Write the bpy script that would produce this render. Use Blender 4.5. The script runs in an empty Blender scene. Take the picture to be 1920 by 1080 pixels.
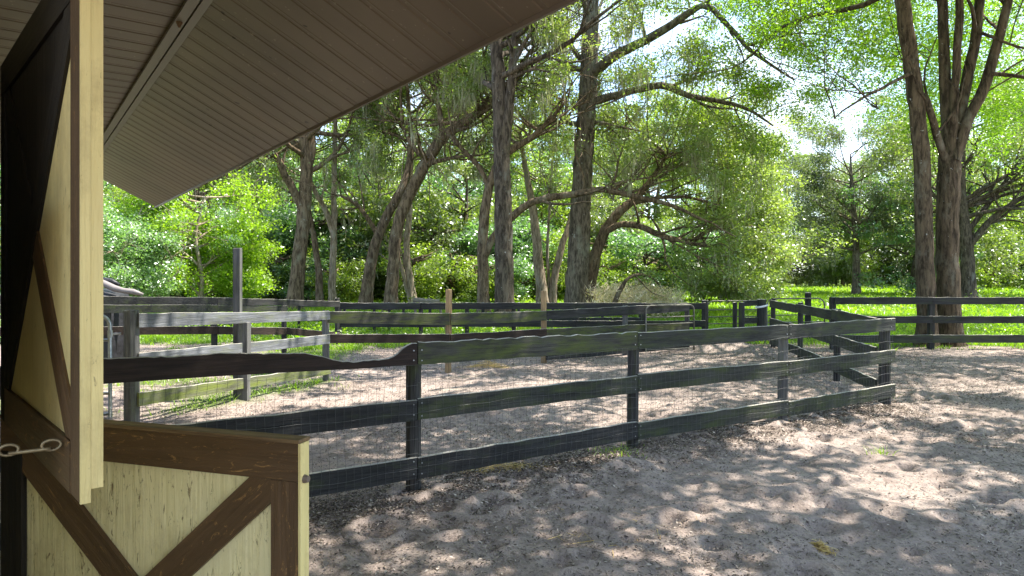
import bpy, math, random
import numpy as np
from mathutils import Vector

random.seed(7); RNG = np.random.default_rng(7)
R = math.radians
SC = bpy.context.scene
COL = SC.collection
F = 1280.0; CH = 1.75; HOR = 520.0

# ------------------------------------------------------------------ camera, world, sun, exposure
cd = bpy.data.cameras.new('camera'); cam = bpy.data.objects.new('camera', cd); COL.objects.link(cam)
cam.location = (0, 0, CH); cam.rotation_euler = (R(90), 0, 0)
cd.sensor_width = 36.0; cd.lens = 36.0 * F / 1920.0; cd.shift_y = -(540 - HOR) / 1920.0
cd.clip_start = 0.05; cd.clip_end = 2000
SC.camera = cam
SUN_AZ, SUN_EL = 78.0, 66.0          # azimuth from +Y towards +X
w = bpy.data.worlds.new('World'); SC.world = w; w.use_nodes = True
nt = w.node_tree; nt.nodes.clear()
sky = nt.nodes.new('ShaderNodeTexSky'); sky.sky_type = 'NISHITA'; sky.sun_disc = False
sky.sun_elevation = R(SUN_EL); sky.sun_rotation = R(SUN_AZ); sky.air_density = 1.0; sky.dust_density = 0.8
tc = nt.nodes.new('ShaderNodeTexCoord')
cn = nt.nodes.new('ShaderNodeTexNoise'); cn.inputs['Scale'].default_value = 4.0; cn.inputs['Detail'].default_value = 6
cr = nt.nodes.new('ShaderNodeValToRGB'); cr.color_ramp.elements[0].position = 0.45; cr.color_ramp.elements[1].position = 0.70
mx = nt.nodes.new('ShaderNodeMixRGB'); mx.inputs['Color2'].default_value = (3.6, 4.0, 4.6, 1)
bg = nt.nodes.new('ShaderNodeBackground'); bg.inputs['Strength'].default_value = 0.15
wo = nt.nodes.new('ShaderNodeOutputWorld')
L = nt.links.new
L(tc.outputs['Generated'], cn.inputs['Vector']); L(cn.outputs['Fac'], cr.inputs['Fac']); L(cr.outputs['Color'], mx.inputs['Fac'])
L(sky.outputs['Color'], mx.inputs['Color1']); L(mx.outputs['Color'], bg.inputs['Color']); L(bg.outputs['Background'], wo.inputs['Surface'])
sd = bpy.data.lights.new('sun', 'SUN'); sun = bpy.data.objects.new('sun', sd); COL.objects.link(sun)
sd.energy = 4.8; sd.angle = R(0.53); sd.color = (1.0, 0.95, 0.87)
_d = Vector((math.sin(R(SUN_AZ)) * math.cos(R(SUN_EL)), math.cos(R(SUN_AZ)) * math.cos(R(SUN_EL)), math.sin(R(SUN_EL))))
sun.rotation_euler = (-_d).to_track_quat('-Z', 'Y').to_euler(); sun.location = _d * 60
vs = SC.view_settings; vs.view_transform = 'Standard'; vs.look = 'None'; vs.gamma = 1.0; vs.use_curve_mapping = False
vs.exposure = 1.83
SC.cycles.max_bounces = 8; SC.cycles.diffuse_bounces = 4; SC.cycles.transmission_bounces = 5; SC.cycles.transparent_max_bounces = 6

# ------------------------------------------------------------------ helpers
def W(u, v, Y): return np.array(((u - 960) / F * Y, Y, CH - (v - HOR) / F * Y))
def smooth(a, b, x):
    t = np.clip((np.asarray(x, float) - a) / (b - a), 0, 1); return t * t * (3 - 2 * t)
_NT = np.random.default_rng(3).random((256, 256))
def vnoise(x, y):
    x = np.asarray(x, float); y = np.asarray(y, float)
    xi = np.floor(x).astype(int); yi = np.floor(y).astype(int); fx = x - xi; fy = y - yi
    fx = fx * fx * (3 - 2 * fx); fy = fy * fy * (3 - 2 * fy)
    a = _NT[xi & 255, yi & 255]; b = _NT[(xi + 1) & 255, yi & 255]; c = _NT[xi & 255, (yi + 1) & 255]; d = _NT[(xi + 1) & 255, (yi + 1) & 255]
    return (a * (1 - fx) + b * fx) * (1 - fy) + (c * (1 - fx) + d * fx) * fy - 0.5
def zbase(x, y):
    y = np.asarray(y, float)
    return 0.02 * np.clip(y - 16, 0, 90)
PRINTS = [(RNG.uniform(-1, 10), RNG.uniform(2.2, 13), RNG.uniform(.05, .11), RNG.uniform(.025, .06)) for _ in range(620)]
for q in ((1.52, 2.45, .09, .07), (1.28, 2.6, .07, .06), (1.75, 2.42, .06, .05)): PRINTS.append(q)
def ground_z(x, y):
    z = zbase(x, y)
    z = z + 0.05 * vnoise(x * .5, y * .5) + 0.05 * vnoise(x * 1.3 + 9, y * 1.5) + 0.028 * vnoise(x * 3.6 + 3, y * 4.2) + 0.014 * vnoise(x * 9, y * 10) + .008 * vnoise(x * 23, y * 25)
    # bank of raked litter along the near fence
    dd = (x + .79) * .55 - (y - 5.46) * .83
    z = z + 0.07 * np.exp(-((dd - .15) / .45) ** 2) * smooth(-3, 0, x) * (1 - smooth(4.5, 6, x))
    z = z + .22 * np.exp(-((x - 5.2) ** 2 / .5 + (y - 16.8) ** 2 / .3)) + .16 * np.exp(-((x - 5.9) ** 2 / .3 + (y - 15.9) ** 2 / .5))
    return z

def new_mesh(name, V, Fc, mats, attrs=None, smooth_=False, mi=None):
    V = np.asarray(V, np.float32).reshape(-1, 3)
    me = bpy.data.meshes.new(name)
    if isinstance(Fc, np.ndarray):
        n, k = Fc.shape
        me.vertices.add(len(V)); me.vertices.foreach_set('co', V.ravel())
        me.loops.add(n * k); me.loops.foreach_set('vertex_index', Fc.astype(np.int32).ravel())
        me.polygons.add(n); me.polygons.foreach_set('loop_start', np.arange(0, n * k, k, dtype=np.int32))
        me.polygons.foreach_set('loop_total', np.full(n, k, np.int32))
        if smooth_: me.polygons.foreach_set('use_smooth', np.ones(n, bool))
        if mi is not None: me.polygons.foreach_set('material_index', np.asarray(mi, np.int32))
        me.update(calc_edges=True)
    else:
        me.from_pydata([tuple(map(float, v)) for v in V], [], Fc)
        if smooth_: me.polygons.foreach_set('use_smooth', np.ones(len(me.polygons), bool))
        me.update()
    for a, (kind, data) in (attrs or {}).items():
        at = me.attributes.new(a, kind, 'POINT')
        if kind == 'FLOAT': at.data.foreach_set('value', np.asarray(data, np.float32).ravel())
        else: at.data.foreach_set('vector', np.asarray(data, np.float32).ravel())
    for m in (mats if isinstance(mats, (list, tuple)) else [mats]): me.materials.append(m)
    return me
def props(o, label=None, cat=None, group=None, kind=None):
    if label: o['label'] = label
    if cat: o['category'] = cat
    if group: o['group'] = group
    if kind: o['kind'] = kind
    return o
def thing(name, loc, label, cat, group=None):
    o = bpy.data.objects.new(name, None); COL.objects.link(o); o.location = tuple(map(float, loc)); o.empty_display_size = .2
    o['org'] = 0; del o['org']
    return props(o, label, cat, group)
def org(parent):
    v = np.zeros(3)
    while parent is not None: v += np.array(parent.location); parent = parent.parent
    return v
def mobj(name, me, parent=None, loc=(0, 0, 0), **kw):
    o = bpy.data.objects.new(name, me); COL.objects.link(o); o.parent = parent; o.location = tuple(map(float, loc))
    return props(o, **kw)
def part(name, V, Fc, mat, parent=None, attrs=None, smooth_=False, loc=None, **kw):
    """V in world coordinates; the object's origin is put at loc (or its parent's)"""
    V = np.asarray(V, float).reshape(-1, 3)
    if parent is not None: V = V - org(parent); l = (0, 0, 0)
    elif loc is not None: V = V - np.array(loc); l = loc
    else: l = (0, 0, 0)
    return mobj(name, new_mesh(name, V, Fc, mat, attrs, smooth_), parent, l, **kw)

def prism_poly(poly, o, ax, az, an, n0, n1):
    """2-D polygon (s,z) in a frame, extruded along an from n0 to n1"""
    n = len(poly); o = np.array(o, float); V = []
    for nn in (n0, n1):
        for s, z in poly: V.append(o + np.array(ax) * s + np.array(az) * z + np.array(an) * nn)
    Fc = [list(range(n))[::-1], list(range(n, 2 * n))] + [[i, (i + 1) % n, n + (i + 1) % n, n + i] for i in range(n)]
    return np.array(V), Fc
def bc_attr(V, o, ax, az, an):
    D = V - np.array(o, float)
    return {'bc': ('FLOAT_VECTOR', np.stack([D @ np.array(ax), D @ np.array(az), D @ np.array(an)], 1) + RNG.uniform(0, 30, 3))}
UP = np.array((0, 0, 1.0))

class Acc:
    def __init__(s): s.V = []; s.F = []; s.n = 0
    def tube(s, P, r, sides=6, rough=0.0, cap=True):
        P = np.asarray(P, float); n = len(P); r = np.broadcast_to(np.asarray(r, float), (n,))
        T = np.gradient(P, axis=0); T /= np.linalg.norm(T, axis=1)[:, None] + 1e-9
        ref = np.array((1.0, 0, 0)) if abs(T[0][0]) < .8 else np.array((0, 1.0, 0))
        N = np.cross(T, ref); N /= np.linalg.norm(N, axis=1)[:, None] + 1e-9; B = np.cross(T, N)
        a = np.linspace(0, 2 * np.pi, sides, endpoint=False)
        rr = r[:, None] * np.ones(sides)
        if rough: rr = rr * (1 + rough * (RNG.random((n, sides)) - .5) * 2 + rough * 1.2 * np.sin(a * 3 + np.linspace(0, 3, n)[:, None]))
        V = P[:, None, :] + rr[..., None] * (np.cos(a)[None, :, None] * N[:, None, :] + np.sin(a)[None, :, None] * B[:, None, :])
        i = np.arange(n - 1)[:, None] * sides; j = np.arange(sides)[None, :]; k = (j + 1) % sides
        Fq = np.stack([i + j, i + k, i + sides + k, i + sides + j], -1).reshape(-1, 4) + s.n
        s.V.append(V.reshape(-1, 3)); s.F.append(Fq); s.n += n * sides
        if cap:
            for e, Pp in ((0, P[0]), (n - 1, P[-1])):
                s.V.append(Pp[None]); c = s.n; s.n += 1; b = s.n - 1 - n * sides - (1 if e else 0) + e * sides
                jj = np.arange(sides); s.F.append(np.stack([b + jj, b + (jj + 1) % sides, np.full(sides, c), np.full(sides, c)], -1))
    def box(s, c, ax, ay, az):
        c, ax, ay, az = [np.array(q, float) for q in (c, ax, ay, az)]
        V = [c + i * ax + j * ay + k * az for k in (-.5, .5) for i, j in ((-.5, -.5), (.5, -.5), (.5, .5), (-.5, .5))]
        s.V.append(np.array(V)); s.F.append(np.array([[0, 3, 2, 1], [4, 5, 6, 7], [0, 1, 5, 4], [1, 2, 6, 5], [2, 3, 7, 6], [3, 0, 4, 7]]) + s.n); s.n += 8
    def get(s):
        V = np.concatenate(s.V); Fc = np.concatenate(s.F)
        return V, Fc
def clean(V, Fc):   # quads with a doubled vertex become lists
    out = []
    for f in Fc:
        f = [int(q) for q in f]
        if f[2] == f[3]: f = f[:3]
        out.append(f)
    return out
def acc_part(name, acc, mat, parent=None, smooth_=False, **kw):
    V, Fc = acc.get(); return part(name, V, clean(V, Fc), mat, parent, smooth_=smooth_, **kw)

# ------------------------------------------------------------------ materials
def mat(name):
    m = bpy.data.materials.new(name); m.use_nodes = True; n = m.node_tree; n.nodes.clear(); return m, n
def nd(n, t, **kw):
    o = n.nodes.new(t)
    for k, v in kw.items():
        if k in o.inputs: o.inputs[k].default_value = v
        else: setattr(o, k, v)
    return o
def ramp(n, fac, stops):
    r = n.nodes.new('ShaderNodeValToRGB'); e = r.color_ramp.elements
    while len(e) < len(stops): e.new(.5)
    for i, (p, c) in enumerate(stops): e[i].position = p; e[i].color = (*c, 1) if len(c) == 3 else c
    n.links.new(fac, r.inputs['Fac']); return r.outputs['Color']
def noise(n, vec, scale, detail=4, rough=.55, dist=0):
    o = nd(n, 'ShaderNodeTexNoise', Scale=scale, Detail=detail, Roughness=rough, Distortion=dist)
    n.links.new(vec, o.inputs['Vector']); return o.outputs['Fac']
def vmul(n, vec, s):
    o = nd(n, 'ShaderNodeMapping'); o.inputs['Scale'].default_value = s; n.links.new(vec, o.inputs['Vector']); return o.outputs['Vector']
def mixc(n, f, a, b, mode='MIX'):
    o = n.nodes.new('ShaderNodeMixRGB'); o.blend_type = mode
    for k, v in (('Fac', f), ('Color1', a), ('Color2', b)):
        if hasattr(v, 'is_linked') or hasattr(v, 'links'): n.links.new(v, o.inputs[k])
        else: o.inputs[k].default_value = v if isinstance(v, (int, float)) else (*v, 1)
    return o.outputs['Color']
def finish(n, col, rough=.85, bump=None, bstr=.4, bdist=.01, spec=.3, metal=0):
    p = nd(n, 'ShaderNodeBsdfPrincipled'); p.inputs['Roughness'].default_value = rough; p.inputs['Specular IOR Level'].default_value = spec; p.inputs['Metallic'].default_value = metal
    if isinstance(col, tuple): p.inputs['Base Color'].default_value = (*col, 1)
    else: n.links.new(col, p.inputs['Base Color'])
    if bump is not None:
        b = nd(n, 'ShaderNodeBump', Strength=bstr, Distance=bdist); n.links.new(bump, b.inputs['Height']); n.links.new(b.outputs['Normal'], p.inputs['Normal'])
    o = nd(n, 'ShaderNodeOutputMaterial'); n.links.new(p.outputs['BSDF'], o.inputs['Surface'])

def wood_mat(name, dark, light, moss=None, mossamt=.5, rough=.85, dirt=None, dirtamt=.6, streak=1.0, lit_tops=False):
    m, n = mat(name)
    a = nd(n, 'ShaderNodeAttribute', attribute_name='bc'); v = a.outputs['Vector']
    gr = noise(n, vmul(n, v, (2.2, 45, 45)), 1.0, 6, .65, .3)
    big = noise(n, vmul(n, v, (1.6, 4, 4)), 1.0, 5, .6)
    col = ramp(n, gr, [(.3, dark), (.72, light)])
    c2 = ramp(n, big, [(.35, (.55, .55, .55)), (.7, (1.25, 1.25, 1.25))])
    col = mixc(n, streak, col, c2, 'MULTIPLY')
    if moss:
        mm = noise(n, vmul(n, v, (1.3, 5, 5)), 1.7, 6, .7); mf = ramp(n, mm, [(.62 - mossamt * .25, (0, 0, 0)), (.80 - mossamt * .2, (1, 1, 1))])
        col = mixc(n, mf, col, moss)
    if dirt:
        mm = noise(n, vmul(n, v, (8, 30, 30)), 1.5, 8, .78, 1.2); mf = ramp(n, mm, [(.72 - dirtamt * .18, (0, 0, 0)), (.78 - dirtamt * .15, (1, 1, 1))])
        col = mixc(n, mf, col, dirt)
        m2 = noise(n, vmul(n, v, (1, 1.4, 1.4)), 2.2, 7, .75); mf = ramp(n, m2, [(.50, (0, 0, 0)), (.76, (.55, .55, .55))]); col = mixc(n, mf, col, tuple(q * 1.6 for q in dirt) if dirt[0] < .2 else (.04, .028, .016))
    if lit_tops:  # up-facing faces get a lighter colour, painting light onto the board tops
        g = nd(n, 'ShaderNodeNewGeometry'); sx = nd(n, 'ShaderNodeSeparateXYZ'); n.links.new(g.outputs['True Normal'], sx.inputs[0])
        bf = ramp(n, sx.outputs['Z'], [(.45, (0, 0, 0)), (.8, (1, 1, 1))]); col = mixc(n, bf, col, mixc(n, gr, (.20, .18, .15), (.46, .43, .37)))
    finish(n, col, rough, gr, .9, .008)
    return m
M = {}
M['black'] = wood_mat('black_stained_board', (.010, .010, .010), (.046, .045, .044), (.036, .044, .018), .4, lit_tops=True)
M['blackred'] = wood_mat('bare_dark_board', (.012, .008, .006), (.042, .026, .019), None, lit_tops=True)
M['mossy'] = wood_mat('mossy_board', (.022, .022, .019), (.075, .072, .055), (.065, .080, .018), .8, lit_tops=True)
M['greenblack'] = wood_mat('green_black_board', (.014, .016, .013), (.058, .060, .050), (.044, .056, .018), .65, lit_tops=True)
M['greyboard'] = wood_mat('weathered_grey_board', (.085, .09, .095), (.23, .235, .245), (.14, .15, .08), .45, lit_tops=True)
M['limeboard'] = wood_mat('lichen_grey_board', (.10, .10, .065), (.23, .23, .155), (.15, .18, .035), .9, lit_tops=True)
M['post'] = wood_mat('dark_fence_post', (.020, .018, .017), (.075, .07, .066), (.045, .052, .022), .45)
M['greypost'] = wood_mat('grey_fence_post', (.055, .055, .055), (.16, .155, .145), (.10, .11, .07), .45)
M['tanpost'] = wood_mat('tan_treated_post', (.16, .10, .05), (.36, .25, .13), None)
M['cream'] = wood_mat('cream_painted_wood', (.78, .685, .36), (.84, .74, .42), None, dirt=(.13, .08, .03), dirtamt=.86, rough=.55, streak=.25)
M['creamclean'] = wood_mat('cream_painted_edge', (.72, .59, .25), (.79, .66, .30), None, dirt=(.14, .09, .04), dirtamt=.6, rough=.55, streak=.25)
M['brown'] = wood_mat('brown_painted_wood', (.085, .048, .022), (.13, .075, .036), None, dirt=(.36, .20, .07), dirtamt=.8, rough=.5, streak=.5)
M['darkbrown'] = wood_mat('shade_dark_wood', (.010, .008, .006), (.028, .022, .014), None, rough=.7, streak=.5)  # near-black brown, puts the deep shade of the doors into the colour
M['worn'] = wood_mat('worn_top_edge', (.10, .06, .03), (.30, .20, .10), None, rough=.8)
M['timber'] = wood_mat('old_timber', (.14, .12, .09), (.30, .26, .21), None)

def soffit_mat():
    m, n = mat('brown_soffit_metal'); a = nd(n, 'ShaderNodeNewGeometry'); v = a.outputs['Position']
    big = noise(n, v, 1.3, 4); sp = noise(n, v, 26, 3, .7); sp2 = noise(n, v, 11, 2, .5)
    col = ramp(n, big, [(.3, (.102, .078, .054)), (.7, (.155, .118, .082))])
    col = mixc(n, ramp(n, sp, [(.67, (0, 0, 0)), (.70, (1, 1, 1))]), col, (.24, .20, .155))
    col = mixc(n, ramp(n, sp2, [(.24, (1, 1, 1)), (.27, (0, 0, 0))]), col, (.03, .018, .01))
    finish(n, col, .42, big, .1, .01, .45); return m
M['soffit'] = soffit_mat()
m, n = mat('soffit_trim'); finish(n, (.14, .12, .09), .4, None, spec=.5); M['trim'] = m
m, n = mat('dark_fascia'); finish(n, (.15, .115, .09), .5); M['fascia'] = m
m, n = mat('roof_metal'); finish(n, (.25, .24, .22), .4); M['roof'] = m
def metal(name, c, r=.35, met=.8):
    m, n = mat(name); g = nd(n, 'ShaderNodeNewGeometry'); f = noise(n, g.outputs['Position'], 18, 4)
    finish(n, ramp(n, f, [(.35, tuple(q * .6 for q in c)), (.65, c)]), r, None, metal=met, spec=.5); M[name] = m
metal('galvanised_tube', (.42, .43, .43), .45); metal('rusty_tube', (.16, .15, .12), .55, .5); metal('brass_hook', (.36, .29, .17), .5, .7); metal('fence_wire', (.15, .15, .145), .5, .7)

def bark(name, dark, light, lichen, amt=.5):
    m, n = mat(name); g = nd(n, 'ShaderNodeNewGeometry'); v = g.outputs['Position']
    s = vmul(n, v, (1, 1, .22)); f = noise(n, s, 11, 7, .7, .4); big = noise(n, vmul(n, v, (1, 1, .5)), 2.3, 5, .65); fine = noise(n, v, 30, 3)
    col = ramp(n, f, [(.40, dark), (.60, light)])
    lf = ramp(n, big, [(.60 - amt * .15, (0, 0, 0)), (.74 - amt * .1, (1, 1, 1))]); col = mixc(n, lf, col, lichen)
    sp = noise(n, v, 7, 3, .6); col = mixc(n, ramp(n, sp, [(.68, (0, 0, 0)), (.72, (.8, .8, .8))]), col, (.34, .34, .31))
    finish(n, col, .95, f, .9, .04, .1); M[name] = m
bark('grey_bark', (.055, .045, .034), (.20, .165, .125), (.24, .23, .18), .35)
bark('brown_bark', (.06, .043, .028), (.215, .158, .105), (.24, .215, .155), .35)
bark('umber_bark', (.034, .026, .018), (.13, .098, .066), (.17, .155, .12), .25)
bark('dark_bark', (.034, .027, .020), (.13, .105, .08), (.16, .155, .135), .2)
bark('pale_bark', (.15, .115, .075), (.40, .32, .235), (.32, .30, .25), .5)

def leafmat(name, c0, c1, c2, trans=.5, gloss=.06, yellow=1.0):
    m, n = mat(name); a = nd(n, 'ShaderNodeAttribute', attribute_name='tint')
    col = ramp(n, a.outputs['Fac'], [(0, c0), (.5, c1), (1, c2)])
    d = nd(n, 'ShaderNodeBsdfDiffuse'); n.links.new(col, d.inputs['Color'])
    t = nd(n, 'ShaderNodeBsdfTranslucent'); tcx = mixc(n, 1.0, col, (1.7 * yellow, 2.0, .55), 'MULTIPLY'); n.links.new(tcx, t.inputs['Color'])
    g = nd(n, 'ShaderNodeBsdfGlossy', Roughness=.38); g.inputs['Color'].default_value = (.9, .95, .9, 1)
    m1 = nd(n, 'ShaderNodeMixShader', Fac=trans); m2 = nd(n, 'ShaderNodeMixShader', Fac=gloss)
    n.links.new(d.outputs[0], m1.inputs[1]); n.links.new(t.outputs[0], m1.inputs[2]); n.links.new(m1.outputs[0], m2.inputs[1]); n.links.new(g.outputs[0], m2.inputs[2])
    o = nd(n, 'ShaderNodeOutputMaterial'); n.links.new(m2.outputs[0], o.inputs['Surface']); M[name] = m
leafmat('oak_leaf', (.075, .105, .026), (.14, .18, .05), (.24, .28, .11), .5, .09)
leafmat('light_leaf', (.085, .125, .022), (.155, .205, .038), (.24, .29, .07), .58, .06)
leafmat('bright_leaf', (.085, .16, .014), (.15, .235, .02), (.22, .31, .035), .6, .04)
leafmat('blue_leaf', (.065, .115, .055), (.12, .19, .09), (.21, .29, .15), .48, .10, .85)
leafmat('cedar_leaf', (.07, .09, .05), (.125, .15, .09), (.21, .22, .15), .3, .03, .9)
leafmat('moss_strand', (.19, .18, .14), (.30, .285, .23), (.42, .40, .33), .35, .0)
leafmat('grass_blade', (.13, .21, .015), (.20, .31, .02), (.30, .40, .03), .5, .04)
leafmat('dry_brush', (.45, .36, .27), (.66, .55, .43), (.82, .72, .60), .2, .0)
leafmat('straw', (.30, .19, .07), (.42, .28, .10), (.52, .38, .16), .2, .05)
m, n = mat('litter'); a = nd(n, 'ShaderNodeAttribute', attribute_name='tint')
finish(n, ramp(n, a.outputs['Fac'], [(0, (.05, .04, .032)), (.4, (.11, .085, .065)), (.75, (.24, .19, .15)), (1, (.42, .36, .30))]), .8, spec=.2); M['litter'] = m
m, n = mat('black_tarp'); g = nd(n, 'ShaderNodeNewGeometry'); f = noise(n, g.outputs['Position'], 5, 4); finish(n, ramp(n, f, [(.3, (.008, .008, .01)), (.7, (.03, .03, .035))]), .5, f, .6, .05); M['tarp'] = m
m, n = mat('pale_tube'); finish(n, (.19, .165, .155), .45); M['paletube'] = m
m, n = mat('white_tie'); finish(n, (.6, .62, .68), .6); M['white'] = m

# ground material
def ground_mat():
    m, n = mat('sand_and_soil'); g = nd(n, 'ShaderNodeNewGeometry'); v = g.outputs['Position']; a = nd(n, 'ShaderNodeAttribute', attribute_name='grass')
    b1 = noise(n, v, .9, 5, .6); b2 = noise(n, v, 14, 6, .75); b3 = noise(n, vmul(n, v, (1, .8, 1)), 42, 4, .7); b4 = noise(n, v, 2.6, 6, .7, .5)
    col = ramp(n, b1, [(.3, (.245, .192, .164)), (.7, (.355, .288, .246))])
    col = mixc(n, ramp(n, b2, [(.48, (0, 0, 0)), (.66, (.55, .55, .55))]), col, (.10, .083, .075))
    col = mixc(n, ramp(n, b3, [(.56, (0, 0, 0)), (.66, (.75, .75, .75))]), col, (.065, .05, .042))
    li = ramp(n, b4, [(.50, (0, 0, 0)), (.66, (.75, .75, .75))]); col = mixc(n, li, col, (.13, .10, .082))
    gc = ramp(n, noise(n, v, 3, 6, .7), [(.35, (.05, .075, .018)), (.65, (.09, .14, .022))])
    col = mixc(n, a.outputs['Fac'], col, gc)
    h = mixc(n, .35, b2, b3)
    finish(n, col, .95, h, 1.0, .045, .12); return m
M['ground'] = ground_mat()

# ------------------------------------------------------------------ ground
def grid_axis(dense0, dense1, step, far, ratio=1.16):
    a = list(np.arange(dense0, dense1, step)); s = step; p = a[-1]
    while p < far: s *= ratio; p += s; a.append(p)
    lo = []; s = step; p = a[0]
    while p > -far: s *= ratio; p -= s; lo.append(p)
    return np.array(lo[::-1] + a)
def grass_amt(x, y):
    nz = vnoise(x * .7, y * .7) * 1.6 + vnoise(x * 2.3 + 5, y * 2.3) * .8
    a = smooth(-.5, .6, (y - 17.6) + nz)
    a = np.maximum(a, smooth(-.3, .5, (y - 16.7) + nz * .6) * smooth(8.5, 9.5, x))
    # verge behind the pale side fence
    line = x - (-4.0 + (y - 9.1) * .42)
    a = np.maximum(a, smooth(.25, -.15, line + nz * .3) * smooth(8.4, 9.2, y) * np.where(line > -.5, .9, np.clip(.35 + nz * .9, 0, .9)) * np.maximum(smooth(12.0, 11.4, y), smooth(-3.3, -4.2, x)))
    pen = smooth(.35, .6, vnoise(x * 1.1 + 40, y * 1.4) + .12) * smooth(9.5, 10.5, y) * smooth(1, -1, x) * .5
    return np.clip(np.maximum(a, pen * .25), 0, 1)
xs = grid_axis(-5, 13, .042, 900); ys = grid_axis(7, 19, .06, 1400); ys = np.concatenate([np.arange(-60, 1.6, 1.2), np.arange(1.6, 6.99, .034), ys[ys > 6.999]])
GX, GY = np.meshgrid(xs, ys)
GZ = ground_z(GX, GY)
for px, py, pr, pd in PRINTS:
    i0, i1 = np.searchsorted(xs, (px - .4, px + .4)); j0, j1 = np.searchsorted(ys, (py - .4, py + .4))
    d2 = ((GX[j0:j1, i0:i1] - px) ** 2 + (GY[j0:j1, i0:i1] - py) ** 2) / pr ** 2
    GZ[j0:j1, i0:i1] += -pd * np.exp(-d2) + pd * .55 * np.exp(-((np.sqrt(d2) - 1.6) ** 2) * 3)
nx, ny = len(xs), len(ys)
ii = np.arange(ny - 1)[:, None] * nx + np.arange(nx - 1)[None, :]
gf = np.stack([ii, ii + 1, ii + nx + 1, ii + nx], -1).reshape(-1, 4)
me = new_mesh('ground', np.stack([GX, GY, GZ], -1).reshape(-1, 3), gf, M['ground'], {'grass': ('FLOAT', grass_amt(GX, GY))}, True)
mobj('ground', me, kind='structure')

# ------------------------------------------------------------------ barn
D = np.array((-.589, .808, 0.0)); N = np.array((.808, .589, 0.0))      # along the wall, outward
def bp(t, o, z): return D * t + N * o + UP * z
SO, EO = .75, 1.58; ZS, ZE = CH + 1.415, CH + .99; SL = (1.415 - .99) / (1.58 - .75)
TE, TB = 10.6, -2.8
barn = thing('barn', bp(6, -.3, 0), 'cream and brown barn whose brown eave and open stable doors fill the left side', 'barn')
def bbox(name, t0, t1, o0, o1, z0, z1, m, parent=barn, **kw):
    P = [(t0, z0), (t1, z0), (t1, z1), (t0, z1)]
    V, Fc = prism_poly(P, (0, 0, 0), D, UP, N, o0, o1)
    return part(name, V, Fc, m, parent, bc_attr(V, (0, 0, 0), D, UP, N), **kw)
bbox('wall', 2.12, TE - .5, -.28, -.17, -.1, ZS - .01, M['cream'])
bbox('end_wall', TE - .62, TE - .5, -2.9, -.285, -.1, ZS + .1, M['cream'])
bbox('wall', 3.3, TE - .63, -2.9, -2.8, -.1, ZS - .01, M['cream'])
bbox('end_wall', 3.2, 3.3, -2.9, -.285, -.1, ZS - .01, M['cream'])
for q in (-2.6, .6): bbox('roof_post', q, q + .14, -2.5, -2.36, -.1, ZS - .01, M['creamclean'])
# ribbed ceiling strips: flat inside the line of the trim, sloping outside it
def strip_mesh(name, L_, wd, slope):
    n0 = 2; prof = [(0, .0), (.012, .0), (.018, .004), (wd - .034, .004), (wd - .026, .006), (wd - .018, .004), (wd - .004, .004), (wd - .003, 0.0)]
    V = []; 
    for o in (0, L_):
        for s, h in prof: V.append(D * s + N * o + UP * (-o * slope) - UP * h)
    k = len(prof); Fc = [[i, i + 1, k + i + 1, k + i] for i in range(k - 1)]
    return new_mesh(name, V, Fc, M['soffit'])
WD = .192
flat = strip_mesh('ceiling_strip', 2.4 + SO, WD, 0); slop = strip_mesh('soffit_panel', EO - SO, WD, SL)
nn = int((TE - TB) / WD); bo = org(barn)
for i in range(nn):
    t = TE - (i + 1) * WD
    mobj('ceiling_strip', flat, barn, bp(t, -2.4, ZS) - bo)
    mobj('soffit_panel', slop, barn, bp(t, SO, ZS) - bo + UP * RNG.uniform(-.0015, .0015))
bbox('seam_trim', TB, TE, SO - .055, SO - .004, ZS - .040, ZS - .022, M['trim'])
bbox('seam_trim', TB, TE, SO + .003, SO + .045, ZS - .046, ZS - .03, M['trim'])
V, Fc = prism_poly([(EO + .002, ZE + .13), (EO + .028, ZE + .13), (EO + .028, ZE - .015), (EO + .002, ZE - .022)], (0, 0, 0), N, UP, D, TB, TE + .02)
part('fascia', V, Fc, M['fascia'], barn)
V, Fc = prism_poly([(-2.4, ZS + .02), (SO, ZS + .02), (EO, ZE + .02), (EO, ZE + .1), (-2.4, ZE + .1 + (EO + 2.4) * SL)], (0, 0, 0), N, UP, D, TE, TE + .02)
part('gable_trim', V, Fc, M['fascia'], barn)
V, Fc = prism_poly([(EO + .06, ZE + .14), (-3.0, ZE + .14 + (EO + 3.06) * SL), (-3.0, ZE + .19 + (EO + 3.06) * SL), (EO + .06, ZE + .19)], (0, 0, 0), N, UP, D, TB, TE + .04)
part('roof', V, Fc, M['roof'], barn)
# jamb of the opening the photo is taken from (its edge is the pale strip at the far left)
jb = W(2, 900, 1.62)
bbox('door_jamb', 2.0, 2.11, -.165, -.042, -.1, 1.96, M['creamclean'])
bbox('hinge_post', 3.09, 3.2, -.168, -.06, -.1, ZS - .02, M['darkbrown'])
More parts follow.
